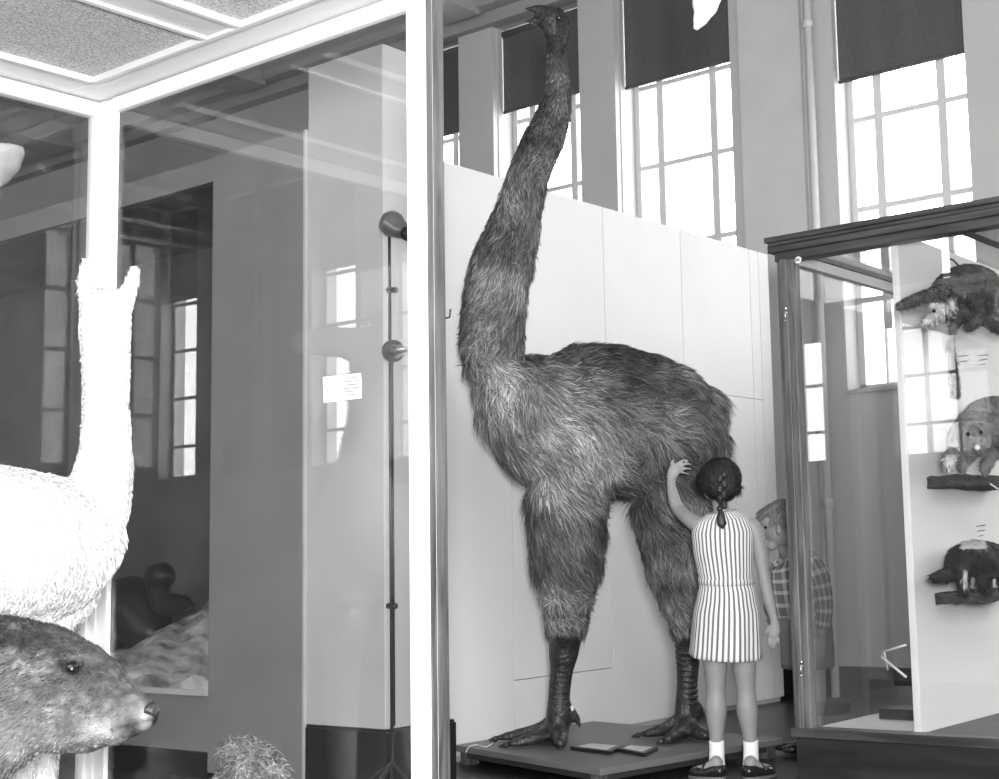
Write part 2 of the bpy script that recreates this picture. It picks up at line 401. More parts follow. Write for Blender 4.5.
# side walls
struct(box('wall_left', (XL-.3, YB, 0), (XL, YF, ZC), M['wall']))
bb = MB(); ys = [(-4, -2.6), (-1.6, -.2), (.8, 2.2), (3.2, 4.6), (5.6, 7.0)]
bb.box((XR, YB, 0), (XR+.3, YF, SILL)); bb.box((XR, YB, HEAD), (XR+.3, YF, ZC))
yy = [YB]+[v for o in ys for v in o]+[YF]
for i in range(0, len(yy), 2): bb.box((XR, yy[i], SILL), (XR+.3, yy[i+1], HEAD))
struct(bb.build('wall_right', M['wall']))
for (a, c) in ys:  # unseen windows, added to light the sides of things facing right
    b = MB()
    for zz in (SILL+.02, 2.5, 3.1, 3.7, 4.3, HEAD-.02): b.box((XR+.15, a, zz-.02), (XR+.19, c, zz+.02))
    for q in (a+.02, a+.35, c-.35, c-.02): b.box((XR+.15, q-.02, SILL), (XR+.19, q+.02, HEAD))
    o = struct(b.build('window_%d' % wn, M['muntin'])); wn += 1
    box('pane', (XR+.165, a, SILL), (XR+.17, c, HEAD), M['wglass'], o)
    L = bpy.data.lights.new('window_daylight', 'AREA'); L.shape = 'RECTANGLE'; L.size = HEAD-SILL; L.size_y = c-a
    L.cycles.is_portal = True; lo = bpy.data.objects.new('window_daylight', L)
    lo.location = (XR+.25, (a+c)/2, (SILL+HEAD)/2); lo.rotation_euler = (0, math.radians(90), 0); COL.objects.link(lo)
# ceiling beams
k = 7
for xx in (-13.2, -10.2, -7.6, -4.55, -1., 2.2):
    struct(MB().box((xx-.18, YB, ZC-.42), (xx+.18, YF-.2, ZC)).box((xx-.24, YB, ZC-.12), (xx+.24, YF-.2, ZC)).build('trim_%d' % k, M['beam'])); k += 1

# ============================================================ WHITE PANEL WALL behind the bird
PX = -4.745
t = thing('exhibition_screen', 'tall white boarded screen wall standing behind the giant bird', 'screen', (PX-.04, 6.2, 0))
ej = [4.49, 5.24, 6.01, 6.743, 7.493, 7.60, 7.72]
ZS = pl(595, 670, 0, PX).z
for i in range(len(ej)-1):
    a, c = ej[i], ej[i+1]
    zc = [0.03, .52, 1.95, 2.83] if i < 3 else [.03, .52, 1.80, 2.77]
    zz = [.03, ZS, 2.83] if i == 1 else ([.03, 1.875, 2.83] if i in (3, 4) else [.03, 2.83])
    for j in range(len(zz)-1):
        box('board', (PX-.03, a+.002, zz[j]+(.0015 if j else 0)), (PX, c-.002, zz[j+1]-.0015), M['panel'], t, .002)
box('backing', (PX-.07, ej[0], 0.0), (PX-.031, ej[-1], 2.82), M['panel_gap'], t)
box('base_rail', (PX-.05, ej[0], 0), (PX-.032, ej[-1], .03), M['black'], t)
struct(box('baseboard_right', (-5.1, YF-.09, 0), (-4.65, YF-.061, .19), M['black']))

# ============================================================ GRAY PARTITION + DIORAMA on the left
PY = 4.0
t = thing('gray_partition', 'long gray partition with a glazed diorama opening, seen through the case glass', 'partition', (-7.4, PY, 0))
b = MB()
b.box((-10.5, PY, .115), (-5.435, PY+.05, .37)); b.box((-10.5, PY, 2.70), (-5.435, PY+.05, 2.81)); b.box((-10.5, PY, .37), (-9.6, PY+.05, 2.70))
b.build('frame_board', M['gray_board'], t)
MB().box((-10.5, PY+.9, 0), (-4.8, PY+.94, 2.81)).box((-10.5, PY+.05, 2.72), (-5.45, PY+.9, 2.81)).box((-10.5, PY+.05, .30), (-5.45, PY+.9, .36)).box((-5.45, PY+.05, 0), (-5.41, PY+.9, 2.81)).build('lining', M['dark_lining'], t)
box('flat_panel', (-5.435, PY-.012, .03), (-4.80, PY+.04, 2.81), M['gray_board'], t, .003)
box('edge_strip', (-4.80, PY-.014, .03), (-4.787, PY+.02, 2.81), M['column'], t)
box('base_rail', (-10.5, PY-.01, 0), (-5.435, PY+.03, .112), M['black'], t)
box('sill_strip', (-9.6, PY-.02, .36), (-5.44, PY+.0, .385), M['column'], t)
box('glass_pane', (-9.6, PY+.012, .385), (-5.437, PY+.018, 2.70), M['glass'], t)
# diorama content
DZ = .36
b = MB(); n = 26; m_ = 8; grid = []
for i in range(n):
    row = []
    for j in range(m_):
        xx = -8.0+2.54*i/(n-1); yq = PY+.08+.75*j/(m_-1)
        h = .05+.42*j/(m_-1)*(.6+.4*math.sin(i*.4+1))+.03*math.sin(i*1.7+j*2.1)
        if i in (0, n-1): h *= .7
        row.append(b.bm.verts.new((xx, yq, DZ+max(h, .02))))
    grid.append(row)
for i in range(n-1):
    for j in range(m_-1): b.bm.faces.new((grid[i][j], grid[i+1][j], grid[i+1][j+1], grid[i][j+1])).smooth = True
low = [[b.bm.verts.new((v.co.x, v.co.y, DZ)) for v in row] for row in grid]
for i in range(n-1):
    b.bm.faces.new((low[i][0], low[i+1][0], grid[i+1][0], grid[i][0])); b.bm.faces.new((low[i][-1], grid[i][-1], grid[i+1][-1], low[i+1][-1]))
for j in range(m_-1):
    b.bm.faces.new((low[0][j], grid[0][j], grid[0][j+1], low[0][j+1])); b.bm.faces.new((low[-1][j], low[-1][j+1], grid[-1][j+1], grid[-1][j]))
for i in range(n-1):
    for j in range(m_-1): b.bm.faces.new((low[i][j], low[i][j+1], low[i+1][j+1], low[i+1][j]))
tag(b.build('diorama_rock', M['rock']), 'pale rock slope with dark streaks on the diorama floor', 'rock')
# dark bird perched on the rock
Y2 = PY+.55
def D(x, y): return pl(x, y, 1, Y2)
t = thing('waterbird_mount', 'dark mounted waterbird sitting on the pale rock inside the diorama', 'bird', D(168, 612))
b = MB(); b.loft([D(150, 606), D(158, 606), D(170, 604), D(182, 603), D(192, 604)], [.02, .045, .06, .045, .012], (0, 1, 0))
b.loft([D(163, 604), D(158, 590), D(157, 575), D(162, 568)], [.05, .06, .065, .035], (0, 1, 0)); b.ball(D(161, 576), .075); b.loft([D(166, 572), D(174, 580)], [.02, .006], (0, 1, 0))
remesh(b, 'body', M['black'], t, .008, 3)
MB().loft([D(168, 600), D(180, 600), D(194, 606)], [(.025, .07), (.02, .06), (.005, .01)], (0, 1, 0)).build('wing', M['black'], t, smooth=True)
b = MB(); b.loft([D(96, 640), D(118, 615), D(135, 610), D(150, 635), D(154, 655)], [.12, .17, .18, .13, .05], (0, 1, 0))
tag(remesh(b, 'seal_mount', M['black'], None, .015, 4), 'dark rounded animal shape beside the bird in the diorama', 'stuffed animal')

# ============================================================ SQUARE COLUMN
t = thing('square_column', 'pale gray square column with black base behind the case glass', 'column', (-4.55, 4.14, 0))
box('shaft', (-4.785, 4.0, .265), (-4.315, 4.30, 3.09), M['column'], t, .004)
b = MB().box((-4.783, 3.988, 0), (-4.303, 4.385, .255)).box((-4.783, 3.993, .255), (-4.308, 4.38, .267)); b.build('base', M['black'], t, .003)

# ============================================================ LAMP STAND (rod)
LY = 3.9; q = pl(392, 727, 1, LY); rx, ry = q.x, LY
zt = pl(390, 218, 1, LY).z; zm = pl(393, 351, 1, LY).z
t = thing('lamp_stand', 'thin dark upright rod carrying a small spotlight, beside the square column', 'lamp stand', (rx, ry, 0))
b = MB().tube([(rx, ry, 0.01), (rx, ry, zt)], .0065, 8).tube([(rx+.014, ry, .3), (rx+.014, ry, zm)], .0035, 6)
b.build('pole', M['dmetal'], t)
b = MB().tube([(rx-.16, ry-.1, .012), (rx, ry, .16), (rx+.16, ry+.02, .012)], .008, 6).tube([(rx+.02, ry-.18, .012), (rx, ry, .16)], .008, 6); b.build('foot', M['dmetal'], t)
def A(x, y, dy=0): return pl(x, y, 1, LY+dy)
b = MB().loft([A(386, 226, -.02), A(392, 224, -.02), A(399, 229, -.02), A(407, 233, -.02)], [.035, .055, .04, .022], (0, 1, 0), 16, 3)
b.build('spotlight', M['lampmetal'], t, smooth=True)
MB().loft([A(407, 233, -.02), A(410, 235, -.02)], [.032, .028], (0, 1, 0), 16, 1).build('socket', M['dmetal'], t)
b = MB().loft([A(393, 351, -.03), A(393, 351, .04)], [.045, .045], (0, 0, 1), 18, 1); b.build('clamp', M['dmetal'], t)
MB().tube([A(396, 351, -.05), A(409, 349, -.05)], [.03, .008]).build('clamp_arm', M['metal'], t)
for y in (290, 606+0):
    MB().tube([A(388, y, -.01), A(396, y, -.01)], .012).build('bracket', M['dmetal'], t)
MB().tube([(rx+.01, ry, .28), (rx+.05, ry-.05, .12), (rx+.14, ry-.12, .02)], .005, 6, 3).build('cable', M['dmetal'], t)

# ============================================================ BIG WHITE-FRAMED CASE
cx0, cy0, YG, zf, zt = -3.90, .3, 2.42, .2, 2.30
pA = -2.526; pB = -2.454
t = thing('display_case', 'large walk-in display case with white painted frame and pebbled glass roof', 'display case', (-3.15, 1.4, 0))
CASE = t
zr = 2.346
b = MB().box((cx0, YG, 0), (-3.86, YG+.07, zr)).box((-3.8599, YG, 0), (-3.833, YG+.02, zr)).box((-3.833, YG+.006, 0), (-3.792, YG+.02, zr)).box((-3.792, YG, 0), (-3.775, YG+.014, zr)).box((cx0, YG-.012, 0), (-3.861, YG, zr)); b.build('post', M['white'], t, .002)
b = MB().box((pA, YG, 0), (-2.4705, YG+.06, zr+.05)).box((-2.4705, YG+.005, 0), (pB-.002, YG+.055, zr+.05)); b.build('post', M['white'], t, .003)
b = MB().box((pB-.004, YG+.002, 0), (pB+.001, YG+.02, zr+.3)).box((pB-.002, YG+.022, 0), (pB+.003, YG+.05, zr+.3)).box((pB-.004, YG+.05, 0), (pB, YG+.06, zr+.3)); pw = b.build('post_facing', M['wood'], t, .002); pw['label'] = 'worn oak outer face of the post'
box('post', (cx0, cy0, 0), (cx0+.09, cy0+.09, zt+.04), M['white'], t, .005)
box('post', (pA, cy0, 0), (pB, cy0+.09, zt+.04), M['white'], t, .005)
# top rails : vertical faces, then the flat roof frame with a raised inner bead
b = MB().box((-3.7751, YG, zt), (pA, YG+.022, zr)).box((cx0, 2.31, zr+.004), (pB, YG+.06, zr+.05)).box((-3.70, 2.295, zr-.006), (pB, 2.315, zr+.045)); b.build('top_rail', M['white'], t, .003)
b = MB().box((cx0, cy0, zt), (-3.862, YG-.0121, zr)).box((cx0, cy0, zr+.004), (-3.715, 2.31, zr+.05)).box((-3.722, cy0, zr-.006), (-3.70, 2.295, zr+.045)); b.build('top_rail', M['white'], t, .003)
b = MB().box((pA+.01, cy0, zt+.02), (pB, YG-.002, zr+.05)); b.build('top_rail', M['white'], t, .005)
box('top_rail', (cx0, cy0, zt), (pB, cy0+.07, zr+.05), M['white'], t, .005)
bars = ((-3.18, -3.018), (-2.72, -2.58))
for (xa, xb) in bars:
    MB().box((xa+.01, cy0, zr+.002), (xb-.01, 2.295, zr+.05)).box((xa, cy0, zr-.006), (xa+.022, 2.295, zr+.045)).box((xb-.022, cy0, zr-.006), (xb, 2.295, zr+.045)).build('roof_bar', M['white'], t, .003)
for (a, c) in ((-3.70, -3.18), (-3.018, -2.72), (-2.58, pA+.01)):
    box('roof_pane', (a-.002, cy0+.05, zr+.012), (c+.002, 2.297, zr+.018), M['texglass'], t)
box('glass_pane', (-3.80, YG+.012, zf), (pA+.01, YG+.016, zt+.02), M['glass'], t)
box('glass_pane', (-3.885, cy0+.08, zf), (-3.88, YG-.01, zt+.02), M['glass'], t)
box('floor_board', (cx0, cy0, 0), (pB, YG+.06, zf), M['plinth'], t, .004)
# paper notice fixed to the case glass
def G(x, y, d=0): return pl(x, y, 1, YG+.009-d)
t = thing('paper_notice', 'small typed paper notice taped to the big case glass', 'notice', G(340, 402))
MB().prism([G(323, 377), G(361, 373), G(362, 398), G(324, 403)], (0, -.001, 0)).build('sheet', M['paper'], t)
for i, (xa, xb) in enumerate(((348, 357), (345, 359), (344, 358), (344, 359), (344, 356), (347, 355))):
    y = 377.5+i*3.4
    MB().prism([G(xa, y+.3, .0015), G(xb, y-.9, .0015), G(xb, y+.2, .0015), G(xa, y+1.4, .0015)], (0, -.0003, 0)).build('text_line', M['grayink'], t)
# small hook on the oak post, small tag at the case corner
q = pl(446, 318, 0, pB+.003)
tag(MB().tube([q, q+V((.012, 0, 0)), q+V((.016, 0, .02))], .0025, 6).build('screw_hook', M['dmetal']), 'tiny screw hook in the oak post of the big case', 'hook')

# ============================================================ RIGHT WOODEN CASE
kx0, kx1, ky0, ky1, kz0, kz1 = -2.92, .3, 4.80, 6.6, .215, 2.075
t = thing('display_case', 'dark wooden glazed display case with mounted small mammals, right of the children', 'display case', ((kx0+kx1)/2, 5.6, 0))
box('plinth', (kx0+.01, ky0+.005, 0), (kx1, ky1, kz0), M['plinth'], t, .004)
b = MB().box((kx0, ky0-.02, kz0), (kx1, ky0+.07, kz0+.035)); b.build('bottom_rail', M['dwood'], t, .004)
box('case_floor', (kx0+.02, ky0+.07, kz0), (kx1-.02, ky1-.02, kz0+.02), M['inner_white'], t)
MB().box((kx0+.015, ky0+.0, kz0), (kx0+.086, ky0+.05, kz1)).box((kx0, ky0+.015, kz0), (kx0+.02, ky0+.075, kz1)).box((kx0+.03, ky0-.012, kz0+.0), (kx0+.06, ky0+.0, kz1)).build('post', M['pwood'], t, .004)
box('post', (kx0, ky1-.06, kz0), (kx0+.03, ky1, kz1), M['pwood'], t, .004)
box('post', (kx1-.06, ky0, kz0), (kx1, ky0+.06, kz1), M['pwood'], t, .004)
b = MB(); zz = kz1
b.box((kx0-.0, ky0-.0, zz-.004), (kx1, ky0+.07, zz+.055)).box((kx0-.02, ky0-.02, zz+.03), (kx1, ky1, zz+.06) if 0 else (kx1, ky0+.07, zz+.06)).box((kx0-.012, ky0-.03, zz+.055), (kx1, ky0+.07, zz+.072)).box((kx0-.02, ky0-.045, zz+.068), (kx1, ky0+.07, zz+.09)).box((kx0-.02, ky0+.07, zz+.04), (kx0+.04, ky1, zz+.09))
b.build('cornice', M['dwood'], t, .003)
box('top_rail', (kx0, ky0+.07, zz), (kx0+.035, ky1, zz+.05), M['column'], t)
box('top_rail', (kx0, ky1-.04, zz-.02), (kx1, ky1, zz+.06), M['dwood'], t)
for xx in (-2.15, -1.1, -.3): box('roof_bar', (xx, ky0+.07, zz), (xx+.05, ky1-.04, zz+.05), M['dwood'], t)
box('roof_pane', (kx0+.03, ky0+.07, zz+.052), (kx1, ky1-.04, zz+.056), M['glass'], t)
box('glass_pane', (kx0+.085, ky0+.03, kz0+.03), (kx1-.05, ky0+.035, kz1-.01), M['glass'], t)
box('glass_pane', (kx0+.008, ky0+.07, kz0), (kx0+.013, ky1-.06, kz1+.01), M['glass'], t)
BX = -2.405
box('divider_board', (BX-.03, ky0+.06, kz0+.02), (BX, ky1-.045, kz1+.045), M['inner_white'], t, .003)
box('floor_panel', (BX, ky0+.07, kz0+.02), (kx1-.03, ky1-.03, kz0+.03), M['cloth_dark'], t)
for (x, y, lo) in ((786, 313, 0), (801.5, 667, 1)):
    q = pl(x, y, 1, ky0-.014)
    b = MB().tube([q+V((0, 0, .025)), q+V((0, 0, .012))], .006, 8).tube([q+V((0, -.006, .01)), q+V((0, -.006, -.03))], .0035, 6).ball(q, .008, 8).ball(q+V((0, -.006, -.032)), .006, 8)
    b.build('lock', M['metal'], t)
q = pl(798, 260, 1, ky0-.004)
tg = MB().ball(q, (.016, .003, .014), 14).build('number_tag', M['paper'], t)
for k in (-1, 0, 1): MB().box(q+V((k*.007-.002, -.0042, -.006)), q+V((k*.007+.002, -.003, .006))).build('tag_numeral', M['ink'], t)
# bracket + dark box
def B(x, y, X=-2.250): return pl(x, y, 0, X)
b = MB().tube([B(906, 645, -2.450), B(884, 651, -2.560), B(882, 657, -2.560), B(906, 677, -2.450)], .005, 6).tube([B(884, 651, -2.560), B(888, 670, -2.560)], .003, 6)
tag(b.build('wire_bracket', M['bone']), 'thin pale pointed wire bracket sticking out left of the white board', 'bracket')
q = pl(879, 719, 2, kz0+.02)
tag(box('dark_box', (q.x, q.y, kz0+.02), (BX-.035, q.y+.16, kz0+.062), M['dwood'], bevel=.003), 'flat dark box lying on the white floor of the wooden case', 'box')

def flow(vec): v = np.array(vec); return lambda p, n: np.tile(v, (len(p), 1))
rN = np.array(r0); dN = np.array([0, 0, -1.])
def const(c): return lambda p: np.full(len(p), c)
def speck(c, amt=.6, sc=40, seed=1): return lambda p: c*(1-amt+2*amt*vnoise(p, sc, seed))
# shelves of bark and animals on the divider board  (X = constant plane)
def shelf(name, x0, y0, x1, y1, label):
    a = B(x0, y0, -2.36); c_ = B(x0, y1, -2.36); zt_, zb_ = a.z, c_.z; y_ = a.y+.02
    b = MB(); b.box((-2.404, y_, zb_), (-2.235, y_+.56, zt_-.004))
    bmesh.ops.subdivide_edges(b.bm, edges=b.bm.edges[:], cuts=7, use_grid_fill=True)
    for v in b.bm.verts:
        k = .006; e = (abs(v.co.z-(zt_+zb_)/2)/((zt_-zb_)/2))
        v.co += V((random.uniform(-k, k) if v.co.x > -2.39 else 0, random.uniform(-k, k), random.uniform(-k, 0) if v.co.z > (zt_+zb_)/2 else random.uniform(-k, k)))
    o = b.build(name, M['bark'], smooth=True); tag(o, label, 'shelf', 'bark ledges on the white board')
    return o, zt_, y_
for nm, args in (('bark_ledge', (935, 474, 999, 487, 'upper rough bark ledge carrying the seated possum')), ('bark_ledge', (943, 591, 999, 604, 'lower rough bark ledge carrying the black skunk'))):
    o, z_, y_ = shelf(nm, *args)
    md = None
    for k in range(3):
        yy = y_+.05+.06*k
        MB().tube([(-2.170, yy, z_-.045), (-2.150, yy+.02, z_-.065), (-2.160, yy+.05, z_-.07)], .003, 6, 2).build('twig', M['bone'] if k != 1 else M['dmetal'], o)
# --- skunk
def BB(x, y, X=-2.260): return pl(x, y, 0, X)
t = thing('skunk_mount', 'black skunk with white stripes and bushy tail standing on lower ledge', 'stuffed animal', BB(975, 592))
b = MB()
b.loft([BB(956, 568), BB(963, 561), BB(975, 558), BB(990, 560), BB(1005, 563), BB(1014, 570), BB(1022, 576)], [.045, .062, .068, .066, .06, .045, .022], (1, 0, 0), 18, 3)
b.loft([BB(962, 565), BB(950, 574), BB(938, 577), BB(930, 577)], [.03, .028, .02, .006], (1, 0, 0), 12, 3)
for (xa, X, l) in ((962, -2.230, 1), (966, -2.290, 1), (982, -2.230, 1), (988, -2.290, 1), (1003, -2.230, 0)):
    b.loft([BB(xa, 568, X), BB(xa-1, 580, X), BB(xa, 590, X), BB(xa+5, 592, X)], [.032, .022, .014, .014], (1, 0, 0), 12, 3)
def skc(p):
    x, y = proj(p); c = np.full(len(p), .014)
    w = ((x > 961) & (x < 986) & (y < 549+.0*x) & (y > 538)) | ((x > 963) & (x < 967.5) & (y > 571) & (y < 589))
    c[w] = .5; return c
o = remesh(b, 'body', M['fur'], t, .006, 3, skc)
fur(o, 'coat', M['fur'], t, 6000, const(.022), flow([0, -.4, -.7]), skc, .0015, .3)
# --- seated possum / cuscus
t = thing('possum_mount', 'gray possum crouching with pale paws on the upper bark ledge', 'stuffed animal', BB(975, 474))
b = MB()
b.loft([BB(960, 455), BB(968, 440), BB(982, 425), BB(996, 420), BB(1010, 430), BB(1016, 455)], [.045, .075, .09, .095, .09, .07], (1, 0, 0), 18, 3)
b.ball(BB(974, 437, -2.180), (.045, .052, .05)); b.loft([BB(974, 440, -2.170), BB(977, 447, -2.130)], [.028, .014], (0, 0, 1), 10, 1)
b.ball(BB(966, 427, -2.200), .014); b.ball(BB(979, 424, -2.200), .014)
for (xa, ya) in ((949, 463), (962, 466), (985, 468)): b.ball(BB(xa, ya, -2.200), (.022, .024, .03)); b.loft([BB(xa+6, ya-14, -2.220), BB(xa, ya, -2.200)], [.03, .02], (1, 0, 0), 10, 1)
def pc(p):
    x, y = proj(p); c = .07+.16*vnoise(p, 45, 3)
    c[(y > 455) & (x < 956)] = .3; return c
o = remesh(b, 'body', M['fur'], t, .007, 3, pc)
fur(o, 'coat', M['fur'], t, 9000, const(.018), flow([0, .2, -.8]), pc, .0014, .4)
for (x, y) in ((968, 434), (981, 432)): MB().ball(BB(x, y, -2.135), .008, 10).build('eye', M['eye'], t)
MB().ball(BB(977.5, 447.5, -2.120), .01, 10).build('nose', M['bone'], t)
# --- climbing animal on branch
t = thing('branch', 'thin bare branch fixed high on the white board in the wooden case', 'branch', BB(960, 330, -2.300))
MB().tube([BB(946, 258, -2.390), BB(953, 260, -2.320), BB(962, 269, -2.300)], .004, 6).build('twig', M['dmetal'], t)
MB().loft([BB(930, 316, -2.200), BB(948, 318, -2.240), BB(970, 322, -2.260), BB(1005, 326, -2.280), BB(1030, 330, -2.380)], [.006, .010, .012, .014, .014], (1, 0, 0), 10, 3).build('limb', M['bark'], t)
t = thing('climbing_marsupial_mount', 'dark furred climbing marsupial with long hanging tail on the high branch', 'stuffed animal', BB(965, 325))
b = MB()
b.loft([BB(940, 300), BB(950, 290), BB(965, 284), BB(980, 286), BB(992, 297), BB(999, 312)], [.035, .065, .075, .075, .065, .05], (1, 0, 0), 18, 3)
b.loft([BB(945, 292), BB(930, 296, -2.200), BB(915, 300, -2.180), BB(902, 306, -2.180)], [.035, .026, .02, .016], (1, 0, 0), 12, 3)
for k in range(4): b.loft([BB(904, 304+k*1.5, -2.180), BB(896, 301+k*3, -2.170)], [.006, .003], (1, 0, 0), 6, 1)
b.ball(BB(938, 312, -2.180), (.04, .05, .045)); b.loft([BB(935, 316, -2.170), BB(926, 322, -2.150)], [.03, .015], (1, 0, 0), 12, 1)
b.ball(BB(952, 306, -2.170), (.012, .02, .022))
b.loft([BB(975, 305), BB(978, 318, -2.200), BB(968, 327, -2.190)], [.04, .025, .018], (1, 0, 0), 12, 3)
b.loft([BB(995, 310), BB(990, 322, -2.200), BB(1000, 330, -2.190)], [.04, .025, .018], (1, 0, 0), 12, 3)
b.loft([BB(962, 312), BB(951, 335, -2.230), BB(953, 365, -2.230), BB(956, 396, -2.230)], [.03, .012, .015, .018], (1, 0, 0), 12, 4)
def cc_(p):
    x, y = proj(p); c = .03+.06*vnoise(p, 40, 5)
    f = (x > 921) & (x < 945) & (y > 303) & (y < 335); c[f] = .22+.25*vnoise(p[f], 60, 6)
    e = (x > 946) & (x < 957) & (y > 298) & (y < 314); c[e] = .3
    return c
o = remesh(b, 'body', M['fur'], t, .006, 3, cc_)
fur(o, 'coat', M['fur'], t, 12000, const(.02), flow([0, -.5, -.6]), cc_, .0014, .4)
MB().ball(BB(934, 311, -2.135), .007, 10).build('eye', M['eye'], t)
# card labels
def card(x0, y0, x1, y1, label, nl=3):
    t = thing('specimen_card', label, 'label card', B(x0, y1, BX+.002), 'specimen cards on the white board')
    MB().prism([B(x0, y0, BX+.001), B(x1, y0-1.5, BX+.001), B(x1, y1-1.5, BX+.001), B(x0, y1, BX+.001)], (.0015, 0, 0)).build('sheet', M['paper'], t)
    for i in range(nl):
        y = y0+(y1-y0)*(i+.8)/(nl+.8); e = (x1-x0)*(.18+.06*i)
        MB().prism([B(x0+e, y-.2, BX+.003), B(x1-e, y-1.4, BX+.003), B(x1-e, y-.3, BX+.003), B(x0+e, y+.8, BX+.003)], (.0004, 0, 0)).build('text_line', M['ink'] if i < 2 else M['grayink'], t)
card(974, 522, 988, 541, 'small specimen card directly above the skunk')
card(955, 352, 971, 367, 'left of two small specimen cards below the climbing marsupial', 2)
card(975, 352, 991, 369, 'right of two small specimen cards below the climbing marsupial', 3)

# ============================================================ PLATFORM
def prismz(name, pts, z0, z1, m, parent, bevel=0):
    return MB().prism([(p[0], p[1], z0) for p in pts], (0, 0, z1-z0)).build(name, m, parent, bevel)
h = .085
cs = [pl(455, 745, 2, h), pl(593, 721, 2, h), pl(783, 738, 2, h), pl(600, 769, 2, h)]
t = thing('low_platform', 'low wide gray platform carrying the giant bird', 'platform', (-4.15, 5.2, 0))
prismz('top', cs, h-.028, h, M['platform'], t, .003)
b = MB()
cen = sum((V(c) for c in cs), V())/4
ins = [cen+(V(c)-cen)*.93 for c in cs]
for i in range(4):
    a, c = ins[i], ins[(i+1) % 4]; d = (c-a).normalized(); nn = V((-d.y, d.x, 0))*.012
    b.prism([(a.x+nn.x, a.y+nn.y, .03), (c.x+nn.x, c.y+nn.y, .03), (c.x-nn.x, c.y-nn.y, .03), (a.x-nn.x, a.y-nn.y, .03)], (0, 0, h-.058))
b.build('apron', M['platform_edge'], t)
for c in ins:
    q = cen+(c-cen)*.97; MB().box((q.x-.03, q.y-.03, 0), (q.x+.03, q.y+.03, h-.029)).build('leg', M['wood'], t)
for (pts, lab) in ((((570, 750), (588, 746), (625, 749), (610, 755)), 'wider framed label plate lying on the platform left of the narrow one'),
                   (((618, 752), (628, 748), (658, 750.5), (645, 757)), 'narrower framed label plate lying on the platform nearest the girl')):
    q = [pl(x, y, 2, h+.001) for x, y in pts]; c = sum(q, V())/4
    tt = thing('label_plate', lab, 'label', c, 'label plates on the platform')
    prismz('frame', q, h+.001, h+.016, M['black'], tt, .002)
    prismz('card', [c+(p-c)*.72 for p in q], h+.0165, h+.018, M['column'], tt)
st = [pl(x, y, 2, h+.005) for x, y in ((466, 752), (470, 746), (478, 745), (485, 747), (490, 745), (493, 743))]
tag(MB().tube(st, .0022, 6, 3).build('white_string', M['bone']), 'loose white string lying on the platform left corner', 'string')

# ============================================================ THE GIANT BIRD
t = thing('giant_moa_mount', 'giant flightless moa bird mount with shaggy feathers standing on low platform', 'bird', pl(600, 742, 2, h))
MOA = t
def Q(x, y, Z): return P(x, y, Z)
K = lambda px, Z=6.45: px/F*Z
def zc(x): return float(np.interp(x, [450, 490, 560, 620, 700, 735], [6.22, 6.28, 6.48, 6.58, 6.62, 6.64]))
b = MB()
nk = [(556, 38, 10), (557, 52, 9.5), (558, 72, 10.5), (558.5, 92, 12.5), (553, 116, 16), (542, 143, 19), (529, 173, 19), (521, 203, 20.5), (512, 235, 25), (502, 265, 28.5), (495, 300, 29), (492, 335, 29), (494, 365, 27)]
b.loft([Q(x, y, 6.36-.08*min(1, (y/300))) for x, y, w in nk], [(K(w), K(w)*.95) for x, y, w in nk], FH, 22, 4)
bd = [(470, 358, 374, .06), (482, 351, 384, .12), (500, 351, 410, .2), (520, 351, 446, .28), (548, 349, 483, .34), (580, 346, 495, .38), (610, 347, 497, .4), (640, 354, 499, .40), (670, 366, 498, .38), (694, 386, 488, .32), (707, 408, 478, .24), (716, 428, 464, .11)]
b.loft([Q(x, (a+c)/2, zc(x)) for x, a, c, d in bd], [(K((c-a)/2), d) for x, a, c, d in bd], FH, 36, 3)
for (l, Zl) in (([(575, 455, 42), (569, 490, 40), (567, 520, 36), (567, 560, 33), (567, 590, 26), (566, 612, 21), (566, 634, 18.5)], (6.38, 6.5)),
                ([(676, 450, 42), (672, 490, 42), (674, 520, 38), (679, 560, 32), (686, 600, 25), (688, 622, 18), (688, 640, 14)], (6.5, 6.55))):
    n = len(l); b.loft([Q(x, y, Zl[0]+(Zl[1]-Zl[0])*i/(n-1)) for i, (x, y, w) in enumerate(l)], [(K(w), K(w)*1.0) for x, y, w in l], FH, 24, 4)
def leg(pts, toes, Z):
    b.loft([Q(x, y, Z) for x, y, w in pts], [(K(w), K(w)) for x, y, w in pts], FH, 20, 4)
    for tp in toes:
        q = []
        for (x, y, hh, w) in tp: q.append((pl(x, y, 2, h+max(hh, w*.8)+.002), w))
        b.loft([a for a, w in q], [w for a, w in q], (0, 0, 1), 14, 4)
# toes are given by image position and height above platform
leg([(566, 628, 19), (564, 650, 15.5), (561, 675, 11.5), (559, 697, 11), (559, 712, 13), (558, 724, 13)],
    [[(556, 722, .06, .05), (538, 730, .035, .034), (515, 735, .025, .026), (496, 738.5, .012, .014)],
     [(555, 728, .055, .05), (540, 737, .035, .034), (524, 741, .025, .028), (507, 744.5, .012, .016)],
     [(558, 728, .05, .05), (560, 738, .035, .038), (560, 744, .02, .026)]], 6.52)
leg([(688, 634, 14), (688, 660, 12), (687, 685, 10.5), (686, 703, 11), (686, 714, 12), (686, 722, 12)],
    [[(684, 720, .06, .05), (668, 728, .035, .034), (654, 732, .025, .026), (639, 735, .012, .014)],
     [(686, 726, .055, .05), (678, 733, .035, .034), (671, 738, .025, .028), (662, 741, .012, .016)],
     [(688, 726, .05, .045), (700, 733, .035, .034), (713, 737, .02, .022)]], 6.56)
b.loft([Q(566, 704, 6.52), Q(572, 711, 6.52), Q(577, 719, 6.52), Q(580, 728, 6.52)], [.022, .02, .018, .01], FH, 12, 3)
b.loft([Q(693, 700, 6.56), Q(700, 708, 6.56), Q(704, 718, 6.56)], [.02, .018, .01], FH, 12, 3)
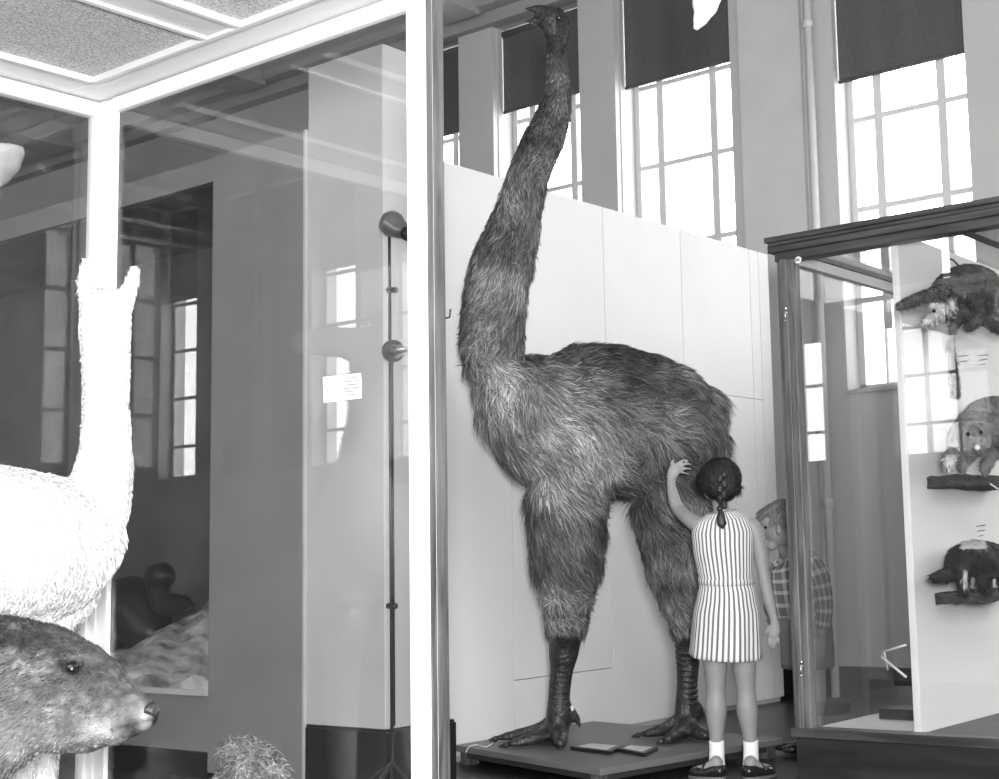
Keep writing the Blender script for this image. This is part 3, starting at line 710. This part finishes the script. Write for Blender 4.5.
# head
HZ = 6.36
b.loft([Q(558, 38, HZ), Q(556, 28, HZ), Q(552, 19, HZ), Q(545, 15, HZ)], [(K(11), .045), (K(14), .055), (K(14), .055), (K(9), .04)], FH, 18, 3)
b.loft([Q(550, 14, HZ), Q(541, 10.5, HZ), Q(532, 9.0, HZ), Q(524.5, 9.0, HZ)], [(K(9), .04), (K(6.0), .03), (K(3.6), .02), (K(1.6), .01)], FH, 14, 3)
b.loft([Q(550, 24, HZ), Q(541, 22.5, HZ), Q(532, 21.5, HZ), Q(524, 22, HZ)], [(K(7), .035), (K(4.2), .026), (K(2.8), .018), (K(1.8), .01)], FH, 14, 3)
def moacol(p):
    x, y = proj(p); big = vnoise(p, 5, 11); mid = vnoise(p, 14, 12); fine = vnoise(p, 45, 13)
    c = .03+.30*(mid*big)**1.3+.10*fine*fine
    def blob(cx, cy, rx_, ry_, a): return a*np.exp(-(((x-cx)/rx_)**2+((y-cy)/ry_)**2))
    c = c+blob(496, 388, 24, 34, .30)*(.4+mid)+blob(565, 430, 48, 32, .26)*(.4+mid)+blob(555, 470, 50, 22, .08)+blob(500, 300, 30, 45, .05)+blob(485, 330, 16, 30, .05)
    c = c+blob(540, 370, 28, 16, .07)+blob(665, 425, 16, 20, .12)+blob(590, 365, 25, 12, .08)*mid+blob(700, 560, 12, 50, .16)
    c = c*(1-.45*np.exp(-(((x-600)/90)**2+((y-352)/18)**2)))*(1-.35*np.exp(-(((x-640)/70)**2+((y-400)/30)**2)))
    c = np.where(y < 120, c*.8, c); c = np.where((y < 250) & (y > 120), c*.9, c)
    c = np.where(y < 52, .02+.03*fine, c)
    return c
def moaidx(p):
    x, y = proj(p); return np.where((y > 633) | ((x < 556) & (y < 34)), 1, 0)
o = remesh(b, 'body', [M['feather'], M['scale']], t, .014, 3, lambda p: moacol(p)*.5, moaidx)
def moadir(p, n):
    x, y = proj(p); d = np.zeros((len(p), 3))
    nkm = (y < 350) & (x < 575)
    body = ~nkm
    # along the body the plumes stream backwards and down
    a = np.interp(y, [340, 380, 450, 520, 560], [.15, .45, .9, 1.5, 3])
    d = rN[None]*1.0+dN[None]*a[:, None]
    ch = body & (x < 540); d[ch] = rN*.5+dN*1.2
    rear = body & (x > 690) & (y < 520); d[rear] = rN*.5+dN*1.3
    d[nkm] = -rN*.22+dN
    d /= np.linalg.norm(d, axis=1)[:, None]
    sw = np.stack([vnoise(p, 9, 50+i)+.6*vnoise(p, 22, 60+i) for i in range(3)], 1)-.8
    return d+sw*1.1
def moalen(p):
    x, y = proj(p); L = np.interp(y, [30, 60, 110, 200, 330, 400, 500, 600, 636], [.012, .02, .03, .05, .06, .085, .09, .06, .035]); return L*(.6+.8*vnoise(p, 11, 71))
def moamask(p, n):
    x, y = proj(p); return (y < 634) & ~((x < 557) & (y < 36))
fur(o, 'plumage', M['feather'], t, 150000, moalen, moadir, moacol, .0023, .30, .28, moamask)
MB().ball(Q(559, 18.5, HZ-.052), .011, 14).build('eye', M['eye'], t)
# scale rings on the shanks and claws
for (cx_, Z_) in ((560, 6.52), (687, 6.56)):
    b = MB()
    for k in range(12):
        y = 640+k*5.6; w = np.interp(y, [628, 650, 675, 697, 712], [16.2, 14.2, 11.4, 11, 12.5]) if cx_ < 600 else np.interp(y, [634, 660, 685, 703], [14, 12, 10.5, 11])
        xx = np.interp(y, [628, 650, 675, 697], [566, 564, 561, 559]) if cx_ < 600 else 687.5
        b.loft([Q(xx, y-2.2, Z_), Q(xx, y, Z_), Q(xx, y+2.2, Z_)], [K(w*.95), K(w*1.02), K(w*.95)], FH, 20, 1, True, caplen=.05)
    b.build('leg_scales', M['scale'], t, smooth=True)
for tip, nx in (((496, 738.5), (489, 740)), ((507, 744.5), (499, 746)), ((560, 744), (560, 748)), ((639, 735), (632, 736.5)), ((662, 741), (656, 743)), ((713, 737), (719, 739))):
    MB().loft([pl(*tip, 2, h+.014), pl(*nx, 2, h+.006)], [.014, .004], (0, 0, 1), 10, 1).build('claw', M['claw'], t)
MB().loft([Q(568.5, 708, 6.52), Q(570, 711, 6.52)], [.024, .024], FH, 12, 1).build('leg_band', M['tie'], t)

# ============================================================ GIRL
GZ = 5.93
t = thing('person', 'person with dark braid in striped sleeveless dress stroking the bird feathers', 'person', P(735, 776, GZ))
KG = lambda px: px/F*GZ
def g(x, y, dz_=0): return P(x, y, GZ+dz_)
b = MB()
# torso, neck, head core
b.loft([g(727, 632), g(727, 610), g(726, 580), g(724, 550), g(723, 530), g(722, 518)], [(KG(29), .095), (KG(30), .1), (KG(23), .075), (KG(26), .08), (KG(27), .075), (KG(18), .055)], FH, 22, 3)
b.loft([g(722, 524), g(721, 510), g(720, 498)], [(KG(9), .045), (KG(8), .038), (KG(8.5), .045)], FH, 16, 3)
b.ball(g(719.5, 481, .012), (KG(16.5), KG(16.5), KG(20)))
b.loft([g(713, 492, .03), g(708, 494, .06)], [(KG(8), .035), (KG(5), .02)], FH, 12, 1)      # jaw / cheek turned left
b.ball(g(703, 487, .05), .012)                                                               # nose tip
b.ball(g(737.5, 486, -.005), (.006, .012, .018))                                             # right ear
# left arm raised onto the feathers
b.loft([g(699, 526), g(690, 520, .04), g(679, 510, .12), g(674, 499, .15), g(671, 484, .19), g(671, 478, .2)], [KG(8), KG(7.4), KG(6.6), KG(6.2), KG(4.6), KG(4.2)], FH, 14, 4)
pa = [g(671, 479, .2), g(674, 471, .205), g(678, 467, .21)]
b.loft(pa, [(KG(5), .014), (KG(6.6), .014), (KG(6), .012)], FH, 14, 3)
for (a, m1, e, rr) in (((677, 464), (683, 460.5), (688, 460.5), .0062), ((679, 466.5), (686, 464), (691, 464.5), .0062), ((680, 469.5), (687, 468.5), (691, 469.5), .006), ((679.5, 472.5), (685, 473), (689, 474), .0052), ((673, 468), (671.5, 463), (674, 459.5), .0068)):
    b.loft([g(*a, .21), g(*m1, .21), g(*e, .22)], [rr, rr*.95, rr*.75], FH, 10, 3)
# right arm hanging
b.loft([g(748, 524), g(755, 530), g(760, 552), g(765, 582), g(769, 600), g(773.5, 618), g(774.5, 624)], [KG(7.5), KG(8), KG(7.2), KG(6), KG(5.8), KG(4.2), KG(3.9)], FH, 14, 4)
b.loft([g(774.5, 622), g(774.5, 630), g(773, 636)], [(KG(4.6), .016), (KG(6), .014), (KG(5.2), .012)], FH, 14, 3)
for (a, m1, e, rr) in (((769.8, 634), (768.6, 641), (768.2, 646), .0054), ((772.6, 635), (772, 643), (771.4, 649), .0056), ((775.4, 635), (775.6, 642.5), (775, 648), .0054), ((778, 634), (778.9, 640), (778.7, 645), .0048), ((770, 626), (766, 631), (764.8, 636), .006)):
    b.loft([g(*a), g(*m1), g(*e, .006)], [rr, rr*.95, rr*.75], FH, 10, 3)
# legs
b.loft([g(715, 625), g(715.5, 662), g(716, 690), g(716, 708), g(716.5, 740), g(717, 757)], [(KG(14), .07), (KG(12.2), .06), (KG(9.8), .046), (KG(11.2), .05), (KG(7), .032), (KG(6.5), .03)], FH, 18, 4)
b.loft([g(743, 625), g(744, 662), g(746, 690), g(747, 708), g(750.5, 740), g(751.5, 757)], [(KG(14), .07), (KG(12.2), .06), (KG(9.8), .046), (KG(11), .05), (KG(7), .032), (KG(6.5), .03)], FH, 18, 4)
def foot(xa, dx, base):       # heel near xa, toe direction in world
    a = pl(xa, 770, 2, .03); d = V(dx).normalized(); return a, d
fl = pl(716, 771, 2, .035); fr = pl(751.5, 771, 2, .035)
dl = (-r0*.9+FH*.45).normalized(); dr = (r0*.75+FH*.55).normalized()
for f_, d_ in ((fl, dl), (fr, dr)): b.loft([f_+V((0, 0, .04))-d_*.01, f_+d_*.03+V((0, 0, .01)), f_+d_*.07, f_+d_*.1], [.028, .026, .022, .014], (0, 0, 1), 12, 3)
remesh(b, 'body', M['skin'], t, .0042, 3)
# socks and shoes
for k, (xx, f_, d_) in enumerate(((716.8, fl, dl), (751, fr, dr))):
    MB().loft([g(xx-.3, 741), g(xx, 748), g(xx, 757), g(xx, 765)], [KG(7.8), KG(7.6), KG(7.8), KG(8.4)], FH, 18, 3).build('sock', M['sock'], t, smooth=True)
    b = MB(); b.loft([f_-d_*.028+V((0, 0, .002)), f_+V((0, 0, .004)), f_+d_*.045-V((0, 0, .006)), f_+d_*.08-V((0, 0, .006)), f_+d_*.11-V((0, 0, .01))], [(.03, .024), (.034, .03), (.034, .022), (.036, .022), (.022, .016)], (0, 0, 1), 18, 4)
    s = b.build('shoe', M['shoe'], t, smooth=True)
    c = f_+d_*.042; c.z = .007; nn = V((-d_.y, d_.x, 0))
    pts = [c+d_*(.085*math.cos(a))*1.0+nn*(.036*math.sin(a)) for a in [i*math.pi/10 for i in range(20)]]
    MB().prism([(p.x, p.y, .001) for p in pts], (0, 0, .013)).build('sole', M['sole'], s)
    MB().tube([f_+d_*.05+nn*.036+V((0, 0, .0)), f_+d_*.045+nn*.015+V((0, 0, .026)), f_+d_*.045-nn*.015+V((0, 0, .026)), f_+d_*.05-nn*.036], .005, 6, 3).build('strap', M['shoe'], s)
# dress : bodice + skirt in one loft
b = MB()
rowd = [(726, 656, 36, .135), (726.5, 640, 35, .13), (727, 615, 33.5, .12), (727, 595, 29.5, .105), (726, 583, 26.5, .09), (726, 577, 26.3, .088), (725, 565, 28, .09), (723.5, 548, 30, .095), (723, 532, 31, .09), (722.5, 521, 27, .075), (722, 515.5, 20, .06), (721.5, 512, 14, .05)]
b.loft([g(x, y) for x, y, w, d in rowd], [(KG(w), d) for x, y, w, d in rowd], FH, 48, 3, cap=False)
# gentle folds on the skirt
for v in b.bm.verts:
    x, y = proj(np.array([list(v.co)]))
    if y[0] > 590:
        ang = math.atan2((v.co-g(727, y[0])).dot(FH), (v.co-g(727, y[0])).dot(r0)); v.co += (v.co-g(727, y[0])).normalized()*.005*math.sin(ang*9)*(y[0]-590)/70
o = b.build('dress', M['dress'], t, smooth=True); md = o.modifiers.new('t', 'SOLIDIFY'); md.thickness = .003; md.offset = 1
b = MB(); b.loft([g(726, 583), g(726, 580), g(726, 577)], [(KG(27.3), .094)]*3, FH, 40, 1, cap=False)
bo = b.build('belt', M['dress'], t, smooth=True); md = bo.modifiers.new('t', 'SOLIDIFY'); md.thickness = .004; md.offset = 1
# hair cap, braid
b = MB(); b.ball(g(720.5, 478.5, -.012), (KG(20), KG(20), KG(20.5)), 24)
b.ball(g(722, 487, -.03), (KG(17), KG(12), KG(14)), 20); b.loft([g(706, 478, .0), g(701, 488, .01)], [.04, .02], FH, 10, 2)
b.ball(g(738, 489, -.02), (.016, .016, .022), 12)
hr = remesh(b, 'hair', M['hairdark'], t, .006, 3)
cen_ = np.array(g(722, 492, -.09))
fur(hr, 'hair_strands', M['fur'], t, 9000, const(.035), lambda p, n: (cen_-p)/np.linalg.norm(cen_-p, axis=1)[:, None], const(.03), .0011, .06, .12)
b = MB()
for k in range(7):
    y = 476+k*5.2; s_ = 1 if k % 2 else -1
    for q_ in (-1, 1): b.ball(g(722+q_*2.1, y+q_*s_*1.3, -.108 if k < 5 else -.10), (KG(3.1), KG(3.0), KG(3.4)), 12)
b.loft([g(722, 474, -.08), g(722, 492, -.10), g(721.5, 508, -.085)], [.012, .012, .01], FH, 10, 3)
b.build('braid', M['hairdark'], hr, smooth=True)
b = MB().loft([g(721.5, 509.5, -.09), g(721, 517, -.1), g(722, 524, -.105), g(723, 528, -.105)], [.008, .018, .02, .006], FH, 12, 3); b.build('braid_end', M['hairdark'], hr, smooth=True)
MB().loft([g(721.5, 507, -.09), g(721.5, 510, -.09)], [.012, .012], FH, 12, 1).build('hair_tie', M['tie'], hr)

# ============================================================ BOY
BZ = 6.5
t = thing('person', 'small person in plaid shirt and shorts peering forward behind the wooden case post', 'person', pl(806, 752, 2, 0))
def c_(x, y, dz_=0): return P(x, y, BZ+dz_)
KB = lambda px: px/F*BZ
b = MB()
b.loft([c_(806, 655), c_(804, 625), c_(800, 600), c_(797, 575), c_(794, 562)], [(KG(24), .085), (KG(25), .09), (KG(24), .085), (KG(25), .085), (KG(16), .06)], FH, 22, 3)
b.loft([c_(793, 566), c_(788, 552), c_(784, 543)], [KG(10), KG(9), KG(10)], FH, 14, 3)
b.ball(c_(782, 526), (KB(21), KB(17), KB(22)), 20)
b.loft([c_(776, 540), c_(770, 547)], [(KB(9), .045), (KB(5), .03)], FH, 12, 1)
b.loft([c_(764, 526), c_(762.5, 535)], [.018, .014], FH, 10, 1); b.loft([c_(763, 530), c_(758.5, 535.5)], [.012, .009], FH, 10, 1)
b.ball(c_(763.5, 541.5), (.014, .018, .008)); b.ball(c_(765, 545), (.014, .018, .009))
b.ball(c_(778.5, 530, -.078), (.012, .008, .024)); b.loft([c_(770, 520), c_(763, 520)], [.05, .035], FH, 12, 1)
# arm near camera
b.loft([c_(815, 570, -.06), c_(821, 590, -.09), c_(824, 610, -.1), c_(822, 628, -.1), c_(820.5, 637, -.1)], [KB(9), KB(8), KB(6.5), KB(5), KB(4.2)], FH, 14, 4)
b.loft([c_(820.5, 636, -.1), c_(820, 644, -.1), c_(819.5, 648, -.1)], [(KB(5), .014), (KB(6.4), .013), (KB(5.6), .011)], FH, 12, 3)
for k, (x1, x2, y2) in enumerate(((815.3, 813.5, 655), (818, 817, 658.5), (820.8, 820.6, 659), (823.6, 824.2, 657))):
    b.loft([c_(x1, 646, -.1), c_((x1+x2)/2-.2, 652, -.1), c_(x2, y2, -.095)], [.006, .006, .0045], FH, 10, 3)
b.loft([c_(815, 640, -.1), c_(811.5, 645, -.1), c_(811, 650, -.1)], [.0068, .0062, .005], FH, 10, 3)
# other arm, forwards
b.loft([c_(780, 572, .05), c_(772, 590, .08), c_(768, 606, .05), c_(771, 616, .02)], [KB(8), KB(6), KB(5), KB(4.5)], FH, 12, 4)
b.ball(c_(772, 620, .0), (KB(6), .02, KB(6)))
# legs
for (xs, dzz) in (((812, 815, 818, 815, 816), -.03), ((803, 804, 806, 806, 807), .07)):
    b.loft([c_(xs[0], 640, dzz), c_(xs[1], 665, dzz), c_(xs[2], 695, dzz), c_(xs[3], 715, dzz), c_(xs[4], 742, dzz)], [(KB(14), .065), (KB(10.5), .05), (KB(8), .042), (KB(9), .042), (KB(6), .03)], FH, 16, 4)
remesh(b, 'body', M['skin'], t, .0045, 3)
b = MB(); rw = [(808, 666, 27, .105), (807, 645, 27, .105), (804.5, 620, 27, .1), (803, 604, 26, .098)]
o = b.loft([c_(x, y) for x, y, w, d in rw], [(KB(w), d) for x, y, w, d in rw], FH, 32, 3, cap=False).build('shorts', M['shorts'], t, smooth=True)
md = o.modifiers.new('t', 'SOLIDIFY'); md.thickness = .004
b = MB(); rw = [(804, 614, 27.5, .104), (801, 595, 28, .105), (799, 580, 28, .1), (796, 565, 26, .09), (793, 557, 18, .07), (790, 553, 12, .055)]
b.loft([c_(x, y) for x, y, w, d in rw], [(KB(w), d) for x, y, w, d in rw], FH, 40, 3, cap=False, uvscale=2)
o = b.build('shirt', M['shirt'], t, smooth=True); md = o.modifiers.new('t', 'SOLIDIFY'); md.thickness = .004
b = MB(); b.loft([c_(811, 562, -.05), c_(818, 574, -.08), c_(822.5, 592, -.09), c_(824.5, 610, -.1), c_(822.5, 628, -.1)], [KB(10), KB(11), KB(9.8), KB(8.6), KB(7)], FH, 24, 4, cap=False, uvscale=2)
b.loft([c_(783, 564, .04), c_(775, 578, .06), c_(771, 596, .06)], [KB(10), KB(9), KB(8)], FH, 24, 4, cap=False, uvscale=2)
o = b.build('sleeves', M['shirt'], t, smooth=True); md = o.modifiers.new('t', 'SOLIDIFY'); md.thickness = .003
b = MB(); b.ball(c_(785, 520, .0), (KB(22), KB(19), KB(21)), 22); b.ball(c_(797, 528, 0), (KB(12), KB(14), KB(15))); b.loft([c_(775, 508), c_(763, 514), c_(759.5, 521)], [(KB(6), .06), (KB(5), .055), (KB(1.5), .04)], FH, 14, 3)
hb = remesh(b, 'hair', M['hairfair'], t, .006, 3)
fur(hb, 'hair_strands', M['fur'], t, 7000, const(.03), lambda p, n: np.tile(-rN*.7+dN, (len(p), 1)), const(.16), .0011, .08, .2)
MB().ball(c_(765.5, 527.5, -.035), .007, 10).build('eye', M['eye'], t)
for (xx, dzz) in ((815, -.03), (806, .07)):
    f_ = pl(xx, 751, 2, .035); f_ = c_(xx, 748, dzz); f_.z = .033; d_ = (-r0*.8-FH*.1).normalized()
    MB().loft([V((f_.x, f_.y, .16)), V((f_.x, f_.y, .1)), V((f_.x, f_.y, .05))], [KB(6.6), KB(6.6), KB(7.4)], FH, 14, 2).build('sock', M['sock'], t, smooth=True)
    MB().loft([f_-d_*.03, f_+V((0, 0, .004)), f_+d_*.06, f_+d_*.11, f_+d_*.14], [(.03, .026), (.034, .03), (.034, .022), (.034, .022), (.02, .016)], (0, 0, 1), 16, 4).build('shoe', M['shoe'], t, smooth=True)

# ============================================================ LLAMA
LZ = 3.5
t = thing('llama_mount', 'white woolly llama mount with upright ears inside the big case', 'stuffed animal', (-3.0, 1.5, .2))
KL = lambda px, Z=3.5: px/F*Z
def l_(x, y, Z=3.5): return P(x, y, Z)
b = MB()
nk = [(109, 299, 17, .06), (106, 310, 22, .075), (105, 330, 22.5, .075), (106, 360, 21.5, .065), (106, 400, 20.5, .06), (106, 440, 22, .07), (103, 475, 25.5, .09), (92, 512, 30, .12), (72, 540, 36, .14)]
b.loft([l_(x, y) for x, y, w, d in nk], [(KL(w), d) for x, y, w, d in nk], FH, 20, 4)
b.loft([l_(108, 308), l_(109, 312, 3.62), l_(110, 318, 3.72)], [.05, .045, .03], (0, 0, 1), 14, 3)      # muzzle, pointing away
tc_ = [l_(76, 536), l_(38, 546, 3.38), l_(-20, 542, 3.15), l_(-90, 536, 2.95), l_(-150, 538, 2.8)]
b.loft(tc_, [(.135, .14), (.172, .17), (.172, .19), (.16, .19), (.12, .15)], FH, 22, 4)
b.loft([l_(60, 560), l_(52, 600, 3.5)], [.11, .1], FH, 14, 1)
legs = [(l_(42, 600, 3.50), 0), (l_(18, 600, 3.32), 0), (l_(-115, 590, 2.95), 0), (l_(-150, 590, 2.78), 0)]
for q, _ in legs: b.loft([q, V((q.x, q.y, .55)), V((q.x, q.y, .24))], [.08, .045, .035], FH, 12, 3)
b.loft([l_(-150, 520, 2.8), l_(-175, 545, 2.75), l_(-178, 580, 2.75)], [.05, .05, .03], FH, 10, 3)
def ear(pts): b.loft([l_(x, y) for x, y, w in pts], [(KL(w), .018) for x, y, w in pts], FH, 14, 4)
ear([(90, 310, 9), (87, 294, 9), (85, 277, 8), (86, 260, 3.5)])
ear([(121, 316, 8), (126, 300, 9), (132, 283, 8), (136, 266, 3.5)])
lc = lambda p: .60+.04*vnoise(p, 30, 20)
o = remesh(b, 'body', M['fur'], t, .012, 3, lc)
def llen(p):
    x, y = proj(p); return np.interp(y, [250, 300, 420, 600], [.009, .012, .015, .022])
fur(o, 'fleece', M['fur'], t, 70000, llen, flow([0, 0, -1]), lc, .0016, .35, .6, None, .12)

# ============================================================ BROWN ANIMAL (foreground)
CZ = 2.75
t = thing('brown_mammal_mount', 'brown grizzled animal head with dark eye and pale muzzle in left foreground', 'stuffed animal', (-2.62, 1.2, .2))
def k_(x, y, Z=CZ): return P(x, y, Z)
KK = lambda px: px/F*CZ
b = MB()
hd = [(-70, 712, 98, .13), (-20, 698, 88, .125), (10, 692, 76, .115), (40, 690, 66, .10), (70, 697, 57, .085), (98, 706, 48, .065), (120, 712, 34, .05), (137, 714, 22, .038), (149, 715, 15, .028)]
b.loft([k_(x, y) for x, y, w, d in hd], [(KK(w), d) for x, y, w, d in hd], FH, 26, 4)
b.ball(k_(112, 731), (KK(17), .035, KK(11)))
b.ball(k_(12, 636, CZ-.085), (KK(12), .02, KK(19))); b.ball(k_(12, 636, CZ+.085), (KK(12), .02, KK(19)))
b.ball(k_(72, 662, CZ-.065), (KK(13), .02, KK(9)))
b.loft([k_(-60, 720), k_(-180, 760, 2.6), k_(-320, 770, 2.45), k_(-430, 780, 2.35)], [.17, .17, .18, .13], FH, 22, 4)
for q in (k_(-120, 800, 2.6), k_(-90, 800, 2.75), k_(-380, 800, 2.4), k_(-350, 800, 2.5)): b.loft([q, V((q.x, q.y, .4)), V((q.x, q.y, .235))], [.07, .045, .035], FH, 12, 3)
def kc(p):
    x, y = proj(p); c = .014+.26*vnoise(p, 130, 30)**2*vnoise(p, 25, 31)+.03*vnoise(p, 200, 33)
    def blob(cx, cy, rx_, ry_, a): return a*np.exp(-(((x-cx)/rx_)**2+((y-cy)/ry_)**2))
    c = c+blob(102, 730, 20, 10, .2)+blob(128, 712, 16, 14, .12)+blob(20, 745, 55, 32, .12)+blob(84, 660, 18, 6, .08)+blob(145, 722, 6, 10, .25)+blob(11, 651, 7, 4, .3)+blob(74, 656, 11, 3, .12)
    c = np.where(x > 153, .012, c)
    c = c*(1-.6*blob(72, 664, 12, 6, 1))*(1-.55*np.exp(-((y-(630+.0055*(x)**2))/22.)**2))
    c = c*(1-.7*np.exp(-((y-(730-.25*(x-110)))/2.2)**2)*(x > 112))
    c = c*(1-.75*np.exp(-(((x-11)/7)**2+((y-634)/11)**2)))*(1-.5*np.exp(-(((x-128)/7)**2+((y-705)/6)**2)))
    return np.clip(c, .008, .6)
o = remesh(b, 'body', M['fur'], t, .008, 3, kc)
def kdir(p, n): return np.tile(-rN*1.0+dN*.35, (len(p), 1))
fur(o, 'coat', M['fur'], t, 90000, lambda p: np.interp(proj(p)[0], [-100, 0, 90, 150], [.02, .014, .008, .003]), kdir, kc, .0008, .35, .3)
MB().ball(k_(72, 667, CZ-.088), .0125, 16).build('eye', M['eye'], t)
MB().loft([k_(150, 708, CZ-.005), k_(156, 713, CZ-.005)], [(KK(8), .024), (KK(4), .016)], FH, 12, 1).build('nose', M['scale'], t, smooth=True)
# small tuft animal
t = thing('small_furry_mount', 'rounded brown furry animal back rising at the bottom edge, in front of gray partition', 'stuffed animal', P(250, 860, 3.2))
b = MB(); b.loft([P(250, 865, 3.2), P(250, 820, 3.2), P(250, 785, 3.2), P(246, 765, 3.2), P(238, 752, 3.2)], [.12, .11, .085, .06, .03], FH, 18, 4)
b.ball(P(232, 752, 3.2), .02)
fc = lambda p: .05+.16*vnoise(p, 60, 40)
o = remesh(b, 'body', M['fur'], t, .008, 3, fc)
fur(o, 'coat', M['fur'], t, 16000, const(.03), flow([0, 0, -.6]), fc, .0014, .6, .6)

# ============================================================ HANGING PALE FIN TIP (top) and ribbed shade (left)
def w_(x, y, Z=4.6): return P(x, y, Z)
t = thing('hanging_horn', 'pale curved tapering horn tip hanging down at the top edge', 'horn', w_(697, 30))
MB().loft([w_(703, -60), w_(706, -30), w_(707, -10), w_(705, 6), w_(701, 18), w_(696, 28)], [(.07, .05), (.062, .045), (.054, .04), (.042, .03), (.026, .02), (.01, .01)], FH, 20, 4).build('horn', M['bone'], t, smooth=True)
q = w_(703, -60); MB().tube([q, V((q.x, q.y, ZC))], .004, 6).build('wire', M['dmetal'], t)
Z5 = 5.6
t = thing('pendant_lamp', 'ribbed white glass lamp shade with dark cap at the left edge', 'lamp', P(-2, 180, Z5))
b = MB(); b.loft([P(-6, 148, Z5), P(-6, 152, Z5), P(-7, 164, Z5), P(-9, 177, Z5), P(-11, 187, Z5)], [.105, .108, .095, .065, .03], FH, 40, 3, caplen=.1)
for i, v in enumerate(b.bm.verts): v.co += (v.co-P(-5, 168, Z5)).normalized()*(.003 if i % 2 else 0)
b.build('shade', M['shade'], t)
q = P(-4, 148, Z5); MB().loft([P(-4, 150, Z5), P(-4, 140, Z5)], [.09, .04], FH, 20, 1).build('cap', M['dmetal'], t)
MB().tube([q, V((q.x, q.y, ZC))], .006, 6).build('rod', M['dmetal'], t)

# ============================================================ LIGHT
w = bpy.data.worlds.new('World'); S.world = w; w.use_nodes = True
bg = w.node_tree.nodes['Background']; bg.inputs[0].default_value = (1, 1, 1, 1); bg.inputs[1].default_value = 7.0
def lamp(x, y, p, size=.9, z=ZC-.5, tilt=None):  # area light for the added ceiling fills and the camera flash
    L = bpy.data.lights.new('fill_or_flash', 'AREA'); L.shape = 'DISK'; L.size = size; L.energy = p
    o = bpy.data.objects.new('fill_or_flash', L); o.location = (x, y, z)
    if tilt: o.rotation_euler = (V(tilt)-V((x, y, z))).to_track_quat('-Z', 'Y').to_euler()
    COL.objects.link(o)
lamp(-1.5, 1.0, 25); lamp(1.5, 3., 30)  # unseen fill lights added under the ceiling, no fixtures there
lamp(.45, -.35, 285, .4, 1.15, (-3.6, 4.6, .5))  # camera flash, low beside the camera, aimed at the bird
